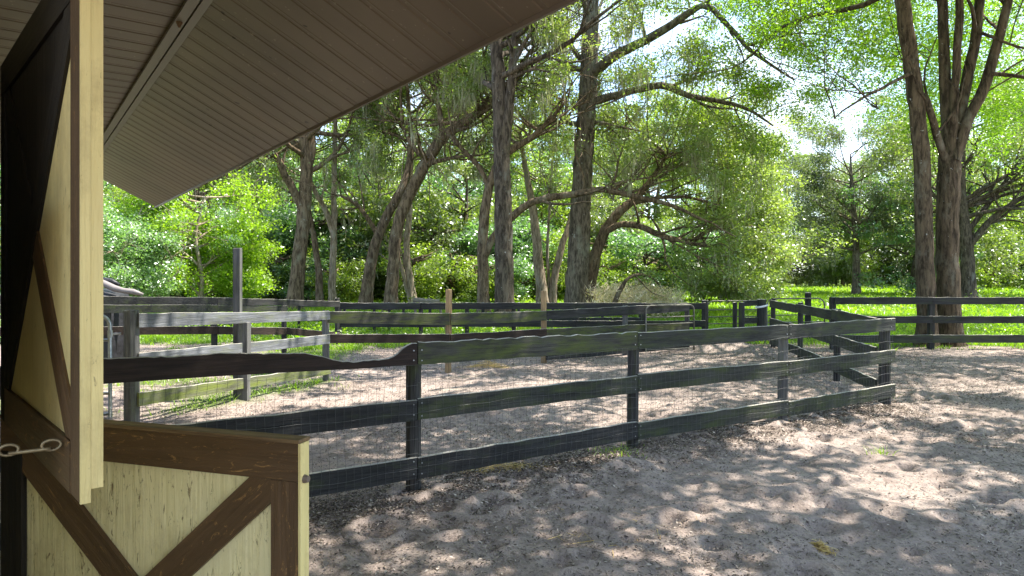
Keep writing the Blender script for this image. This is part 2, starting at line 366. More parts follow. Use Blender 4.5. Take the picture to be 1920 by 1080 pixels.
# doors
H = np.array((-1.82, 2.43, 0.0))
def door(kind, free, z0, z1, th, face_sign):
    a = np.array((free[0], free[1], 0.0)) - H; wd = np.linalg.norm(a); a /= wd
    nrm = np.array((a[1], -a[0], 0.0)) * 1.0
    if nrm @ (np.array((0, 0, 0.0)) - H) < 0: nrm = -nrm       # towards the viewer
    o = H.copy()
    def pp(name, poly, n0, n1, m, parent, along=None, **kw):
        V, Fc = prism_poly(poly, o, a, UP, nrm, n0, n1)
        al = a if along is None else a * along[0] + UP * along[1]; al = al / np.linalg.norm(al); ac = a * (-al[2]) + UP * (al @ a)
        return part(name, V, Fc, m, parent, bc_attr(V, o, al, ac, nrm), **kw)
    fr = .022; sw = .10
    if kind == 'upper':
        root = pp('upper_door', [(0, z0 + .03), (wd, z0 + .03), (wd, z1), (0, z1)], -.041, -.021, M['creamclean'], barn, (0, 1), label='upper half of the stable door swung open towards the camera')
        zi0, zi1 = z0 + .12, z1 - .11
        c = (wd / 2, (zi0 + zi1) / 2)
        pp('panel', [(sw, zi0), c, (sw, zi1)], -.0205, -.008, M['darkbrown'], root, (0, 1), label='triangle of the upper door coloured near-black for shade')
        pp('panel', [(sw, zi1), c, (wd - sw, zi1)], -.0205, -.008, M['darkbrown'], root, (0, 1))  # this and the triangle above: cream panels painted dark to stand for shade
        pp('panel', [(sw, zi0), (wd - sw, zi0), c], -.0205, -.009, M['creamclean'], root, (0, 1))
        pp('panel', [(wd - sw, zi0), (wd - sw, zi1), c], -.0205, -.009, M['creamclean'], root, (0, 1))
        fm = M['brown']; zr = .11
    else:
        root = pp('lower_door', [(0, z0), (wd, z0), (wd, z1), (0, z1)], -.045, -.022, M['cream'], barn, (0, 1), label='lower half of the stable door standing open')
        zi0, zi1 = z0 + .12, z1 - .115; fm = M['brown']; zr = .115
    B = -.020
    def st(s0, s1, a0, a1, m=fm, name='stile'): return pp(name, [(s0, a0), (s1, a0), (s1, a1), (s0, a1)], B, 0, m, root, (0, 1))
    # stiles, cream-painted outer edge strip
    st(wd - sw, wd - .003, z0 + .001, z1 - (zr + .002 if kind == 'lower' else .001))
    pp('edge_strip', [(wd - .002, z0), (wd + .006, z0), (wd + .006, z1), (wd - .002, z1)], -.0195, .0005, M['creamclean'], root, (0, 1))
    pp('edge_strip', [(wd + .001, z0 + .03), (wd + .005, z0 + .03), (wd + .005, z1), (wd + .001, z1)], -.044, -.0202, M['creamclean'], root, (0, 1))
    st(0, sw, z0, z1 - zr - .002, M['darkbrown'])  # hinge stile painted near-black as the shadow side of the door
    rl = pp('rail', [(0, z1 - zr), (wd - (.003 if kind == 'lower' else sw + .002), z1 - zr), (wd - (.003 if kind == 'lower' else sw + .002), z1), (0, z1)], B, .001, fm if kind == 'lower' else M['darkbrown'], root, (1, 0))
    pp('rail', [(sw + .002, z0), (wd - sw - .002, z0), (wd - sw - .002, zi0), (sw + .002, zi0)], B, .001, fm, root, (1, 0))
    if kind == 'lower':
        pp('top_cap', [(-.002, z1 + .001), (wd + .004, z1 + .001), (wd + .004, z1 + .012), (-.002, z1 + .012)], -.05, .006, M['worn'], root, (1, 0))
    # X brace: one full diagonal and two halves
    A_, Bp = np.array((sw, zi0)), np.array((wd - sw, zi1)); C_, E_ = np.array((sw, zi1)), np.array((wd - sw, zi0))
    hw = .052
    def diag(p, q, n1, m, cut=0):
        d = (q - p) / np.linalg.norm(q - p); pr = np.array((-d[1], d[0])) * hw
        pts = [p + pr, p - pr, q - pr, q + pr]
        # clip the ends to the frame rectangle
        def clip(poly, ax, lim, sgn):
            out = []
            for i in range(len(poly)):
                a_, b_ = poly[i], poly[(i + 1) % len(poly)]; ia = sgn * (a_[ax] - lim) <= 0; ib = sgn * (b_[ax] - lim) <= 0
                if ia: out.append(a_)
                if ia != ib: t = (lim - a_[ax]) / (b_[ax] - a_[ax]); out.append(a_ + (b_ - a_) * t)
            return out
        for ax, lim, sgn in ((0, sw + .001, -1), (0, wd - sw - .001, 1), (1, zi0 + .001, -1), (1, zi1 - .001, 1)): pts = clip(pts, ax, lim, sgn)
        pp('brace', [tuple(x) for x in pts], B, n1, m, root, tuple(d))
    mid = (A_ + Bp) / 2; dl = (E_ - C_) / np.linalg.norm(E_ - C_)
    ext = 1.0 + .1
    diag(A_ - (Bp - A_) * .05, Bp + (Bp - A_) * .05, -.001, M['darkbrown'] if kind == 'upper' else fm)
    off = hw / abs(np.cross(dl, (Bp - A_) / np.linalg.norm(Bp - A_))) + .002
    # halves stop against the full diagonal; drawn a little thinner so nothing is coplanar
    diag(C_ - (E_ - C_) * .05, mid, -.003, M['darkbrown'] if kind == 'upper' else fm)
    diag(mid, E_ + (E_ - C_) * .05, -.003, fm)
    return root, a, nrm
ud, ua, un = door('upper', (-.953, 1.506), 1.25, 2.5, .04, 1)
ld, la, ln = door('lower', (-.64, 2.05), .10, 1.25, .045, 1)
a_ = Acc(); e0 = np.array((-1.185, 1.585, 1.345)); e1 = H + ua * 1.10 + UP * 1.352 + un * .012
a_.tube([e0 + (e1 - e0) * t + UP * -.006 for t in np.linspace(.12, .88, 6)], .0045, 8)
for c, sg in ((e0, 1), (e1, -1)):
    th = np.linspace(0, 2 * np.pi, 15); q = (e1 - e0) / np.linalg.norm(e1 - e0)
    a_.tube([c + q * (.014 * sg + .020 * math.cos(t)) + UP * (.002 + .0125 * math.sin(t)) for t in th], .0038, 6, cap=False)
V, Fc = a_.get(); part('hook', V, clean(V, Fc), M['brass_hook'], barn, smooth_=True)
# small mud-dauber nest on the trim, latch knob on the lower door edge
bm_v = Acc(); c = bp(3.05, SO - .02, ZS - .055); c = np.array(W(336, 45, 1280 * (ZS - .05 - CH) / (520 - 45)))
for i in range(5): bm_v.tube([c + UP * (.012 - .006 * i), c + UP * (.006 - .006 * i)], .018 - .0028 * i, 8)
V, Fc = bm_v.get(); part('wasp_nest', V, clean(V, Fc), M['worn'], barn)
k = Acc(); p = np.array((-.64, 2.05, 1.14)) + la * .006 - ln * .02; k.tube([p, p + la * .014], [.014, .010], 8); V, Fc = k.get(); part('latch_stud', V, clean(V, Fc), M['fascia'], barn)

# ------------------------------------------------------------------ fences
def board(parent, p0, p1, z0, z1, h0, h1, m, side, thick=.028, wob=.006, top=None, bot=None, n=14, gap=.004, label=None):
    """side: unit vector the board sits out from the post line (already included in p0,p1)"""
    p0 = np.array((*p0[:2], 0.0)); p1 = np.array((*p1[:2], 0.0)); d = p1 - p0; Ln = np.linalg.norm(d); d /= Ln; nrm = np.array((side[0], side[1], 0.0))
    p0 = p0 + d * gap; Ln -= 2 * gap
    s = np.linspace(0, 1, n); zt = z0 + (z1 - z0) * s; hb = zt - (h0 + (h1 - h0) * s)
    zt = zt + (RNG.random(n) - .5) * wob * 2; hb = hb + (RNG.random(n) - .5) * wob
    sag = RNG.uniform(-.006, .002) * np.sin(np.pi * s); zt += sag; hb += sag
    if top is not None: zt = top(s)
    if bot is not None: hb = bot(s)
    warp = np.sin(np.pi * s) * RNG.uniform(-.008, .008)
    P = p0[None] + d[None] * (s * Ln)[:, None] + nrm[None] * warp[:, None]
    b = .004
    V = np.concatenate([P + nrm * 0 + UP * (hb)[:, None], P + nrm * thick + UP * hb[:, None], P + nrm * thick + UP * (zt - b)[:, None], P + nrm * (thick - b) + UP * zt[:, None], P + UP * zt[:, None]])
    k = 5; Fc = []
    for j in range(k):
        jj = (j + 1) % k
        for i in range(n - 1): Fc.append([j * n + i, j * n + i + 1, jj * n + i + 1, jj * n + i])
    Fc.append([j * n for j in range(k)]); Fc.append([j * n + n - 1 for j in range(k)][::-1])
    return part('board', V, Fc, m, parent, bc_attr(V, p0, d, UP, nrm), label=label)
def post(parent, x, y, h, r, m, round_=True, lean=(0, 0), z0=None, rot=0, name='post', label=None):
    zb = float(zbase(x, y)) - .15 if z0 is None else z0
    n = 10 if round_ else 4; a = np.linspace(0, 2 * np.pi, n, endpoint=False) + (rot if round_ else rot + np.pi / 4)
    rr = r if round_ else r * 1.38
    V = []
    lv = [zb, zb + .3, (zb + h) / 2, h - .012, h]
    for q, z in enumerate(lv):
        f = .9 if q == 4 else 1; t = (z - zb) / (h - zb)
        jit = 1 + (RNG.random(n) - .5) * .07
        V += [(x + lean[0] * t + rr * f * jit[i] * math.cos(a[i]), y + lean[1] * t + rr * f * jit[i] * math.sin(a[i]), z + (RNG.uniform(-.006, .006) if q == 4 else 0)) for i in range(n)]
    Fc = []
    for q in range(4):
        for i in range(n): Fc.append([q * n + i, q * n + (i + 1) % n, (q + 1) * n + (i + 1) % n, (q + 1) * n + i])
    Fc.append([4 * n + i for i in range(n)])
    V = np.array(V)
    return part(name, V, Fc, m, parent, bc_attr(V, (x, y, 0), UP, np.array((1.0, 0, 0)), np.array((0, 1.0, 0))), smooth_=False, label=label)
def perp(p, q):
    d = np.array(q[:2]) - np.array(p[:2]); d = d / np.linalg.norm(d); s = np.array((d[1], -d[0]))
    if s @ (-np.array(p[:2])) < 0: s = -s
    return s
def gp(u, v): Y = F * CH / (v - HOR); return np.array(((u - 960) / F * Y, Y))

# near fence
P = [gp(775, 930), gp(1185, 851), gp(1467, 803), gp(1662, 765)]
P = [P[0] * 2 - P[1] + np.array((-.02, .02))] + P
P = [P[0] + (P[0] - P[1])] + P
f1 = thing('fence', (P[1][0], P[1][1], 0), 'nearest three-board dark fence with wire mesh, from the stable door to the corner post', 'fence')
rd = .058
for i, p in enumerate(P):
    post(f1, p[0], p[1], 1.2 if i < 5 else 1.19, rd if i != 2 else .062, M['post'] if i != 4 else M['greypost'], True, (RNG.uniform(-.02, .02), 0))
s1 = perp(P[2], P[4]); 
def onplane(u, v, p, q):
    d = np.array(q) - np.array(p); r = (u - 960) / F; # x = r y
    t = (r * p[1] - p[0]) / (d[0] - r * d[1]); y = p[1] + d[1] * t; return t, CH - (v - HOR) / F * y
for i in range(5):
    p, q = P[i] + s1 * (rd + .001), P[i + 1] + s1 * (rd + .001)
    dd = (q - p) / np.linalg.norm(q - p)
    if i == 4: q = q + dd * .07
    ja, jb_ = (0, .0)
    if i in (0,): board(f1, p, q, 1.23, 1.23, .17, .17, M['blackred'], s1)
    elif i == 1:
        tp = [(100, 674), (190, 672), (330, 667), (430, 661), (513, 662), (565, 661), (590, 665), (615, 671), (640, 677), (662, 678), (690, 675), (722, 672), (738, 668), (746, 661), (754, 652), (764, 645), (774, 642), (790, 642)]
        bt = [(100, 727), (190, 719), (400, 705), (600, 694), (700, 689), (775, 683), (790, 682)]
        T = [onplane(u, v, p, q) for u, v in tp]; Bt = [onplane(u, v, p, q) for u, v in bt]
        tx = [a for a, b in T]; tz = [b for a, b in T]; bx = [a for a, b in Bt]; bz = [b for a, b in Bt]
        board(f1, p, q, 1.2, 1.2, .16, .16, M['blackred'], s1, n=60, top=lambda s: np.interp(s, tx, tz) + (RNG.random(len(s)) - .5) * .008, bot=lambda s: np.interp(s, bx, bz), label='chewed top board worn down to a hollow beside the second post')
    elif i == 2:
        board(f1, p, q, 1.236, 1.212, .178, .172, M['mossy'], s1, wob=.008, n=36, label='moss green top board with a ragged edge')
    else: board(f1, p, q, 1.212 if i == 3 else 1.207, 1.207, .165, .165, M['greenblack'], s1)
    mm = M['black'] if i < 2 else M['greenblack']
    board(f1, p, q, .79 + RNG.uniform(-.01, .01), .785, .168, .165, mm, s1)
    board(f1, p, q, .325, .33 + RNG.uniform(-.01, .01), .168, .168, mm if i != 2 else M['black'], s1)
a_ = Acc()
for i in range(1, 6):
    p = P[i] + s1 * (rd + .029); d = (P[5] - P[1]) / np.linalg.norm(P[5] - P[1])
    for z in (1.18, 1.09, .75, .66, .29, .2):
        for sx_ in (-.035, .035):
            if i == 5 and sx_ > 0: continue
            c = np.array((*(p + d * sx_), z + RNG.uniform(-.01, .01))); nn_ = np.array((s1[0], s1[1], 0)); a_.tube([c, c + nn_ * .003], .006, 6)
V, Fc = a_.get(); part('nail_heads', V, clean(V, Fc), M['galvanised_tube'], f1, kind='stuff')
# welded wire on the near side of the boards
a_ = Acc()
dv = (P[5] - P[1]) / np.linalg.norm(P[5] - P[1])
for i in range(0, 5):
    p, q = P[i] + s1 * (rd + .034), P[i + 1] + s1 * (rd + .034); Ln = np.linalg.norm(q - p); d = (q - p) / Ln
    nb = int(Ln / .062)
    ph = RNG.uniform(0, 6)
    zz = np.array([.03, .14, .25, .36, .47, .58, .69, .80, .91, 1.055])
    def wav(s, z): return .010 * math.sin(s * 3.1 + z * 2 + ph) * math.sin(np.pi * min(1, max(0, s / Ln))) + .006 * math.sin(s * 11 + ph)
    for z in zz:
        ss = np.linspace(0, Ln, 26); a_.tube([(*(p + d * s + s1 * .004), z + wav(s, z) + (.012 * math.sin(s * 1.7 + z * 9))) for s in ss], .0013, 3, cap=False)
    for k in range(nb):
        s = (k + .5) * Ln / nb; zs = np.linspace(.02, 1.06, 9)
        a_.tube([(*(p + d * (s + .010 * math.sin(z * 7 + ph + s) + RNG.uniform(-.004, .004)) + s1 * .004), z + wav(s, z)) for z in zs], .0011, 3, cap=False)
V, Fc = a_.get(); part('wire_mesh', V, Fc, M['fence_wire'], f1, kind='stuff')

def simple_fence(name, label, pts, hts, boards, pm, bmats, rp=.055, round_=True, thick=.028, side=None, tall=None, extra_label=None, pmats=None, ext=(0, 0)):
    f = thing(name, (pts[0][0], pts[0][1], 0), label, 'fence')
    for i, p in enumerate(pts):
        h = hts[i] if hasattr(hts, '__len__') else hts
        post(f, p[0], p[1], h, rp, (pmats[i] if pmats else pm), round_, (RNG.uniform(-.02, .02), RNG.uniform(-.02, .02)))
    for i in range(len(pts) - 1):
        p, q = np.array(pts[i]), np.array(pts[i + 1]); s = perp(p, q) if side is None else np.array(side)
        for bi, (za, zb, h0, h1, bm_) in enumerate(boards[i] if isinstance(boards[0], list) else boards):
            board(f, p + s * (rp + .001), q + s * (rp + .001), za, zb, h0, h1, bm_, s, thick)
    return f
G_, B_ = M['greenblack'], M['black']
# return side of the near pen
Q = [P[5] + np.array((.02, .14)), np.array((5.42, 11.4)), np.array((5.82, 13.8)), np.array((6.12, 16.0))]
simple_fence('fence', 'short green-black side fence running away from the near corner post to the tube gates', Q, [1.18, 1.22, 1.24, 1.25],
             [[(1.20, 1.22, .17, .17, G_), (.80, .80, .17, .17, G_), (.36, .36, .17, .17, G_)]] * 3, B_, None, side=(-.98, .17), pmats=[M['greenblack'], M['black'], M['black'], M['black']])
# right-hand paddock fence
X0 = (1562 - 960) / F * 16.5
pts = [(X0 + 0.0, 16.5), (X0 + 2.36, 16.5), (X0 + 4.75, 16.5), (X0 + 7.1, 16.45), (X0 + 9.5, 16.4)]
simple_fence('fence', 'black three-rail paddock fence in front of the big double trunk at right', pts, [1.27] * 5, [(1.272, 1.272, .17, .17, B_), (.82, .82, .17, .17, B_), (.365, .365, .19, .19, M['greenblack'])], B_, None, round_=False, rp=.06)
# middle fence with two tall tan posts
pm = [gp(612, 715), gp(840, 698), gp(1020, 680), gp(1172, 665), gp(1288, 656)]
simple_fence('fence', 'two-board dark fence across the middle of the pen with two tall tan posts', pm, [1.19, 1.53, 1.47, 1.12, 1.1],
             [[(1.185, 1.09, .195, .215, M['mossy']), (.80, .71, .15, .16, M['blackred'])], [(1.09, 1.07, .215, .2, M['mossy']), (.71, .70, .16, .16, M['blackred'])],
              [(1.07, 1.10, .17, .2, M['black']), (.70, .68, .17, .17, M['mossy']), (.2, .18, .14, .14, M['black'])], [(1.10, 1.14, .2, .2, M['black']), (.68, .66, .17, .17, M['mossy']), (.18, .2, .14, .14, M['black'])]],
             M['post'], None, rp=.06, pmats=[M['greypost'], M['tanpost'], M['tanpost'], M['greypost'], M['post']])
# pale side fence
A0, A1 = gp(247, 797), gp(612, 715); Am = A0 + (A1 - A0) * .45
f5 = thing('fence', (A0[0], A0[1], 0), 'pale weathered three-board fence with a tall grey post, beside the tube gate at left', 'fence')
post(f5, A0[0], A0[1], 1.36, .085, M['greypost'], True); post(f5, Am[0] + .09, Am[1] + .05, 1.12, .07, M['greypost'], False)
post(f5, Am[0] - .03, Am[1] + .12, CH + 55 * 9.7 / F, .05, M['greypost'], False, label='tall square grey post')
s5 = perp(A0, A1); s5 = s5 if s5[0] > 0 else -s5
p, q = A0 + s5 * .088, A1 + s5 * .066
board(f5, p, q, 1.325, 1.185, .165, .145, M['greyboard'], s5, n=24); board(f5, p, q, .86, .79, .14, .15, M['greyboard'], s5, n=24); board(f5, p, q, .39, .26, .16, .13, M['limeboard'], s5, n=24, label='lichen yellowed lowest board')
# back-left fence with doubled top board
C0, C1, C2 = np.array((-8.6, 11.0)), np.array((-5.8, 13.3)), np.array(((632 - 960) / F * 17.5, 17.5)); Cm = (C1 + C2) / 2
f6 = thing('fence', (*C1, 0), 'dark fence with a doubled top board behind the pale one at left', 'fence')
for p in (C0, (C0 + C1) / 2, C1, Cm, C2): post(f6, p[0], p[1], 1.22 if p is not C0 else 1.4, .06, M['black'], True)
s6 = perp(C1, C2)
board(f6, C0 + s6 * .062, C1 + s6 * .062, 1.47, 1.36, .15, .14, B_, s6); board(f6, C0 + s6 * .062, C1 + s6 * .062, 1.315, 1.215, .15, .14, M['greenblack'], s6)
board(f6, C1 + s6 * .062, Cm + s6 * .062, 1.36, 1.25, .15, .13, B_, s6); board(f6, C1 + s6 * .062, Cm + s6 * .062, 1.21, 1.11, .13, .12, M['greenblack'], s6)
board(f6, Cm + s6 * .062, C2 + s6 * .062, 1.25, 1.14, .13, .15, B_, s6)
board(f6, C0 + s6 * .062, C1 + s6 * .062, .95, .80, .15, .15, M['blackred'], s6); board(f6, C1 + s6 * .062, Cm + s6 * .062, .80, .62, .16, .16, M['blackred'], s6); board(f6, Cm + s6 * .062, C2 + s6 * .062, .62, .34, .16, .16, M['blackred'], s6)
# far fences
us = [638, 790, 875, 963, 1080, 1205, 1322]; Y7 = 17.8
simple_fence('fence', 'long black two-rail fence along the back of the pen', [((u - 960) / F * Y7, Y7 + .1 * math.sin(u)) for u in us], 1.09, [(1.09, 1.09, .17, .17, B_), (.63, .63, .17, .17, B_)], B_, None)
us = [560, 645, 702, 730, 756, 806, 905, 972, 1036, 1130, 1200]
simple_fence('fence', 'furthest slim dark fence with close-set posts bordering the meadow', [((u - 960) / F * 21, 21.0) for u in us], .98, [(.97, .97, .12, .12, B_), (.52, .52, .12, .12, B_)], B_, None, rp=.045)
us = [1390, 1427]
f9 = thing('fence', ((1390 - 960) / F * 18, 18, 0), 'short stub of black fence between the tube gates with a white tie on its post', 'fence')
for u, y, r, h in ((1378, 17.3, .06, 1.12), (1390.5, 17.0, .075, 1.13), (1428, 18.2, .12, 1.17), (1322, 18.0, .09, 1.15)): post(f9, (u - 960) / F * y, y, h, r, B_)
p, q = np.array(((1392 - 960) / F * 18, 18.0)), np.array(((1424 - 960) / F * 18.2, 18.2)); board(f9, p, q, 1.13, 1.15, .15, .15, B_, (0, -1.)); board(f9, p, q, .69, .69, .15, .15, B_, (0, -1.))
a_ = Acc(); x, y = (1428 - 960) / F * 18.2, 18.2; th = np.linspace(0, 2 * np.pi, 13)
a_.tube([(x + .14 * math.cos(t), y + .14 * math.sin(t), .98 + .03 * math.cos(t)) for t in th], .028, 6, cap=False); V, Fc = a_.get(); part('tie', V, Fc, M['white'], f9)
o = thing('post', ((1515 - 960) / F * 18.9, 18.9, 0), 'lone tall black post standing behind the arched tube gate', 'post'); post(o, (1515 - 960) / F * 18.9, 18.9, 1.33, .085, B_, name='shaft')
o2 = Acc(); 
# tube gates
def tube_gate(label, pa, pb, z0, z1, bars, r, m, corner=.12, mid=(), cornerB=True, feet=False, cat='gate'):
    g = thing('tube_gate', (pa[0], pa[1], 0), label, cat, None)
    pa = np.array(pa, float); pb = np.array(pb, float); d = pb - pa; Ln = np.linalg.norm(d); d /= Ln
    def pt(s, z): return (*(pa + d * s), z)
    pts = [pt(0, z0)]
    for t in np.linspace(0, np.pi / 2, 7): pts.append(pt(corner - corner * math.cos(t), z1 - corner + corner * math.sin(t)))
    for t in np.linspace(np.pi / 2, 0, 7): pts.append(pt(Ln - corner + corner * math.cos(t), z1 - corner + corner * math.sin(t)))
    pts.append(pt(Ln, z0))
    a = Acc(); a.tube(pts, r, 8); V, Fc = a.get(); part('frame', V, clean(V, Fc), m, g, smooth_=True)
    for z in bars:
        a = Acc(); a.tube([pt(r, z), pt(Ln / 2, z + RNG.uniform(-.01, .01)), pt(Ln - r, z)], r * .8, 6); V, Fc = a.get(); part('bar', V, clean(V, Fc), m, g, smooth_=True)
    for s in mid:
        a = Acc(); a.tube([pt(s, z0 + .03), pt(s, z1 - r)], r * .8, 6); V, Fc = a.get(); part('upright', V, clean(V, Fc), m, g, smooth_=True)
    return g
gl = tube_gate('galvanised round-cornered tube gate by the pale fence at the left', (-4.68, 7.95), (-5.9, 7.55), .12, 1.31, (.16, .40, .62, 1.02), .022, M['galvanised_tube'], .13, (.25,))
a_ = Acc(); a_.tube([(-4.68, 7.95, 1.09), (-4.58, 8.0, 1.09)], .014, 6); a_.tube([(-4.68, 7.95, 1.05), (-4.68, 7.95, 1.13)], .028, 8); V, Fc = a_.get(); part('hinge', V, clean(V, Fc), M['galvanised_tube'], gl)
tube_gate('round-cornered corral panel leaning near the right end of the middle fence', ((1208 - 960) / F * 15.8, 15.6), ((1297 - 960) / F * 16.3, 16.1), .04, 1.10, (.09, .22, .68, .84), .018, M['rusty_tube'], .12)
tube_gate('thin tube gate closing the gap in the back fence left of the twin black posts', ((1327 - 960) / F * 18.4, 18.4), ((1420 - 960) / F * 18.7, 18.7), .15, 1.11, (.3, .5, .68, .87), .018, M['rusty_tube'], .14)
tube_gate('arched dark tube gate in front of the lone tall post', ((1438 - 960) / F * 18.5, 18.5), ((1546 - 960) / F * 18.9, 18.9), .1, 1.17, (.14, .32, .52, .72), .02, M['rusty_tube'], .2)

# covered machine at left
o = thing('covered_machine', (-8.35, 13.1, 0), 'black cloth-covered machine with a pale curved tube on top behind the left fence', 'machine')
th = np.linspace(0, 2 * np.pi, 28, endpoint=False); V = []; lv = [(0.02, 1.0), (.35, 1.04), (.8, 1.0), (1.2, .96), (1.42, .88), (1.5, .55), (1.53, .12)]
c = np.array((-8.35, 13.1, 0))
for z, s in lv:
    for t in th:
        ex = np.sign(math.cos(t)) * abs(math.cos(t)) ** .6 * .95 * s; ey = np.sign(math.sin(t)) * abs(math.sin(t)) ** .6 * .6 * s
        rp_ = 1 + .05 * math.sin(t * 9 + z * 2) * (1.4 - z * .5)
        V.append(c + np.array((ex * rp_, ey * rp_, z + .03 * math.sin(t * 3))))
Fc = [[q * 28 + i, q * 28 + (i + 1) % 28, (q + 1) * 28 + (i + 1) % 28, (q + 1) * 28 + i] for q in range(6) for i in range(28)] + [[6 * 28 + i for i in range(28)]]
part('cover', V, Fc, M['tarp'], o, smooth_=True)
a_ = Acc(); Yc = 12.9; a_.tube([W(u, v, Yc) for u, v in ((150, 520), (185, 527), (200, 534), (215, 541), (232, 545), (250, 547), (268, 552))], [.05, .06, .065, .065, .05, .055, .025], 8); V, Fc = a_.get(); part('tube', V, clean(V, Fc), M['paletube'], o, smooth_=True)
a_ = Acc(); a_.tube([W(u, v, 13.1) for u, v in ((150, 524), (190, 526), (210, 528), (224, 534))], [.06, .07, .06, .03], 8); V, Fc = a_.get(); part('seat', V, clean(V, Fc), M['tarp'], o, smooth_=True)

# timber and sawhorse beyond the fence
o = thing('timber_beam', W(805, 566, 24), 'old grey timber beam resting by the trunks behind the pen', 'timber')
b0 = W(776, 562, 24); b1 = W(824, 566, 24.3); a_ = Acc(); a_.box((b0 + b1) / 2, b1 - b0, (0, .18, 0), (0, 0, .16)); V, Fc = a_.get(); part('beam', V, Fc, M['timber'], o, bc_attr(V, b0, np.array((1., 0, 0)), UP, np.array((0, 1., 0))))
for x in (b0, b1):
    a_ = Acc(); z_ = float(zbase(0, 24)) - .05; a_.tube([(x[0], x[1], x[2]), (x[0] + .1, x[1] + .05, z_)], .05, 6); V, Fc = a_.get(); part('leg', V, clean(V, Fc), M['timber'], o)

# ------------------------------------------------------------------ trees
LEAF = {}
def leaf_mesh(name, C, per, spread, size, m, flat=.55, aspect=.5, up=.5, tintc=.5, seed=1, droop=0, vary=None):
    """rhombic leaves scattered round cluster centres"""
    rg = np.random.default_rng(seed); C = np.asarray(C, float); k = len(C)
    Pc = np.repeat(C, per, 0) + rg.normal(0, 1, (k * per, 3)) * np.array((spread, spread, spread * flat)) - np.array((0, 0, droop))
    n_ = len(Pc); ct = np.repeat(rg.random(k), per)
    tint = np.clip(tintc + (ct - .5) * .7 + (rg.random(n_) - .5) * .5, 0, 1)
    nrm = rg.normal(0, 1, (n_, 3)); nrm[:, 2] = np.abs(nrm[:, 2]) + up; nrm /= np.linalg.norm(nrm, axis=1)[:, None]
    a = np.cross(nrm, rg.normal(0, 1, (n_, 3))); a /= np.linalg.norm(a, axis=1)[:, None] + 1e-9; b = np.cross(nrm, a)
    s = size * rg.uniform(.55, 1.35, n_)[:, None]
    V = np.stack([Pc - a * s, Pc + b * s * aspect + nrm * s * .12, Pc + a * s, Pc - b * s * aspect + nrm * s * .12], 1).reshape(-1, 3)
    Fq = np.arange(n_ * 4).reshape(-1, 4)
    return new_mesh(name, V, Fq, m, {'tint': ('FLOAT', np.repeat(tint, 4))})
def moss_mesh(name, C, per, m, seed=3, length=(.3, 1.3), wd=.03, spread=.35):
    rg = np.random.default_rng(seed); C = np.repeat(np.asarray(C, float), per, 0); n_ = len(C); C = C + rg.normal(0, 1, (n_, 3)) * np.array((spread, spread, .1))
    Ln = rg.uniform(*length, n_); th = rg.uniform(0, np.pi, n_); a = np.stack([np.cos(th), np.sin(th), 0 * th], 1) * wd * rg.uniform(.5, 1.6, n_)[:, None]
    sw = rg.normal(0, .05, (n_, 3)); sw[:, 2] = 0; dn = np.array((0, 0, -1.0))
    mid = C + dn * (Ln * .5)[:, None] + sw; tip = C + dn * Ln[:, None] + sw * 1.6
    V = np.stack([C - a * .4, C + a * .4, mid + a, mid - a, tip], 1).reshape(-1, 3)
    b = np.arange(n_)[:, None] * 5; Ft = np.concatenate([b + np.array([[0, 1, 2]]), b + np.array([[0, 2, 3]]), b + np.array([[3, 2, 4]])])
    return new_mesh(name, V, Ft, m, {'tint': ('FLOAT', np.repeat(rg.random(n_), 5))})

def rnd_unit(): v = RNG.normal(0, 1, 3); return v / np.linalg.norm(v)
def grow(acc, tips, p, d, Ln, r, lvl, maxl, trop=.05, wander=.25, step=.45, kids=(3, 5), sides=5, keep=None):
    n = max(3, int(Ln / step)); P = [p]; d = d / np.linalg.norm(d); st = Ln / n
    for i in range(n):
        d = d + rnd_unit() * wander + UP * trop; d /= np.linalg.norm(d); P.append(P[-1] + d * st)
    if keep is not None and not keep(P[-1]): return
    P = np.array(P); rr = np.linspace(r, r * .35, n + 1)
    acc.tube(P, rr, sides, cap=False)
    if lvl >= maxl:
        tips.extend([P[-1], P[n // 2 + 1 if n > 2 else -1], (P[-1] + P[-2]) / 2]); return
    for k in range(RNG.integers(*kids) + 1):
        t = RNG.uniform(.25, 1.0) if k else 1.0; i = min(n - 1, int(t * n)); b = P[i] + (P[i + 1] - P[i]) * (t * n - i if t < 1 else 1)
        dd = (P[i + 1] - P[i]) / st; nd_ = dd * .7 + rnd_unit() * .75
        grow(acc, tips, b, nd_, Ln * RNG.uniform(.45, .7), max(.012, rr[i] * .6), lvl + 1, maxl, trop, wander, step * .75, kids, max(3, sides - 1), keep)
def densify(pts, step=.35, jit=.03):
    P = [np.array(q, float) for q in pts]; out = []
    n = len(P)
    for i in range(n - 1):
        p0 = P[max(0, i - 1)]; p1 = P[i]; p2 = P[i + 1]; p3 = P[min(n - 1, i + 2)]
        k = max(2, int(np.linalg.norm(p2[:3] - p1[:3]) / step))
        for j in range(k):
            t = j / k; out.append(.5 * ((2 * p1) + (-p0 + p2) * t + (2 * p0 - 5 * p1 + 4 * p2 - p3) * t * t + (-p0 + 3 * p1 - 3 * p2 + p3) * t ** 3))
    out.append(P[-1]); out = np.array(out); out[1:-1, :3] += RNG.normal(0, jit, (len(out) - 2, 3)); return out
LIT = [(1560, 832, 210, 30), (1720, 925, 280, 38), (1440, 950, 95, 28), (1790, 722, 150, 26), (1190, 742, 260, 26), (900, 722, 260, 14), (450, 765, 160, 28), (1340, 655, 130, 20), (700, 1000, 60, 20), (1840, 1040, 60, 14)]  # ground ellipses that the added shading leaves mostly keep open to the sun
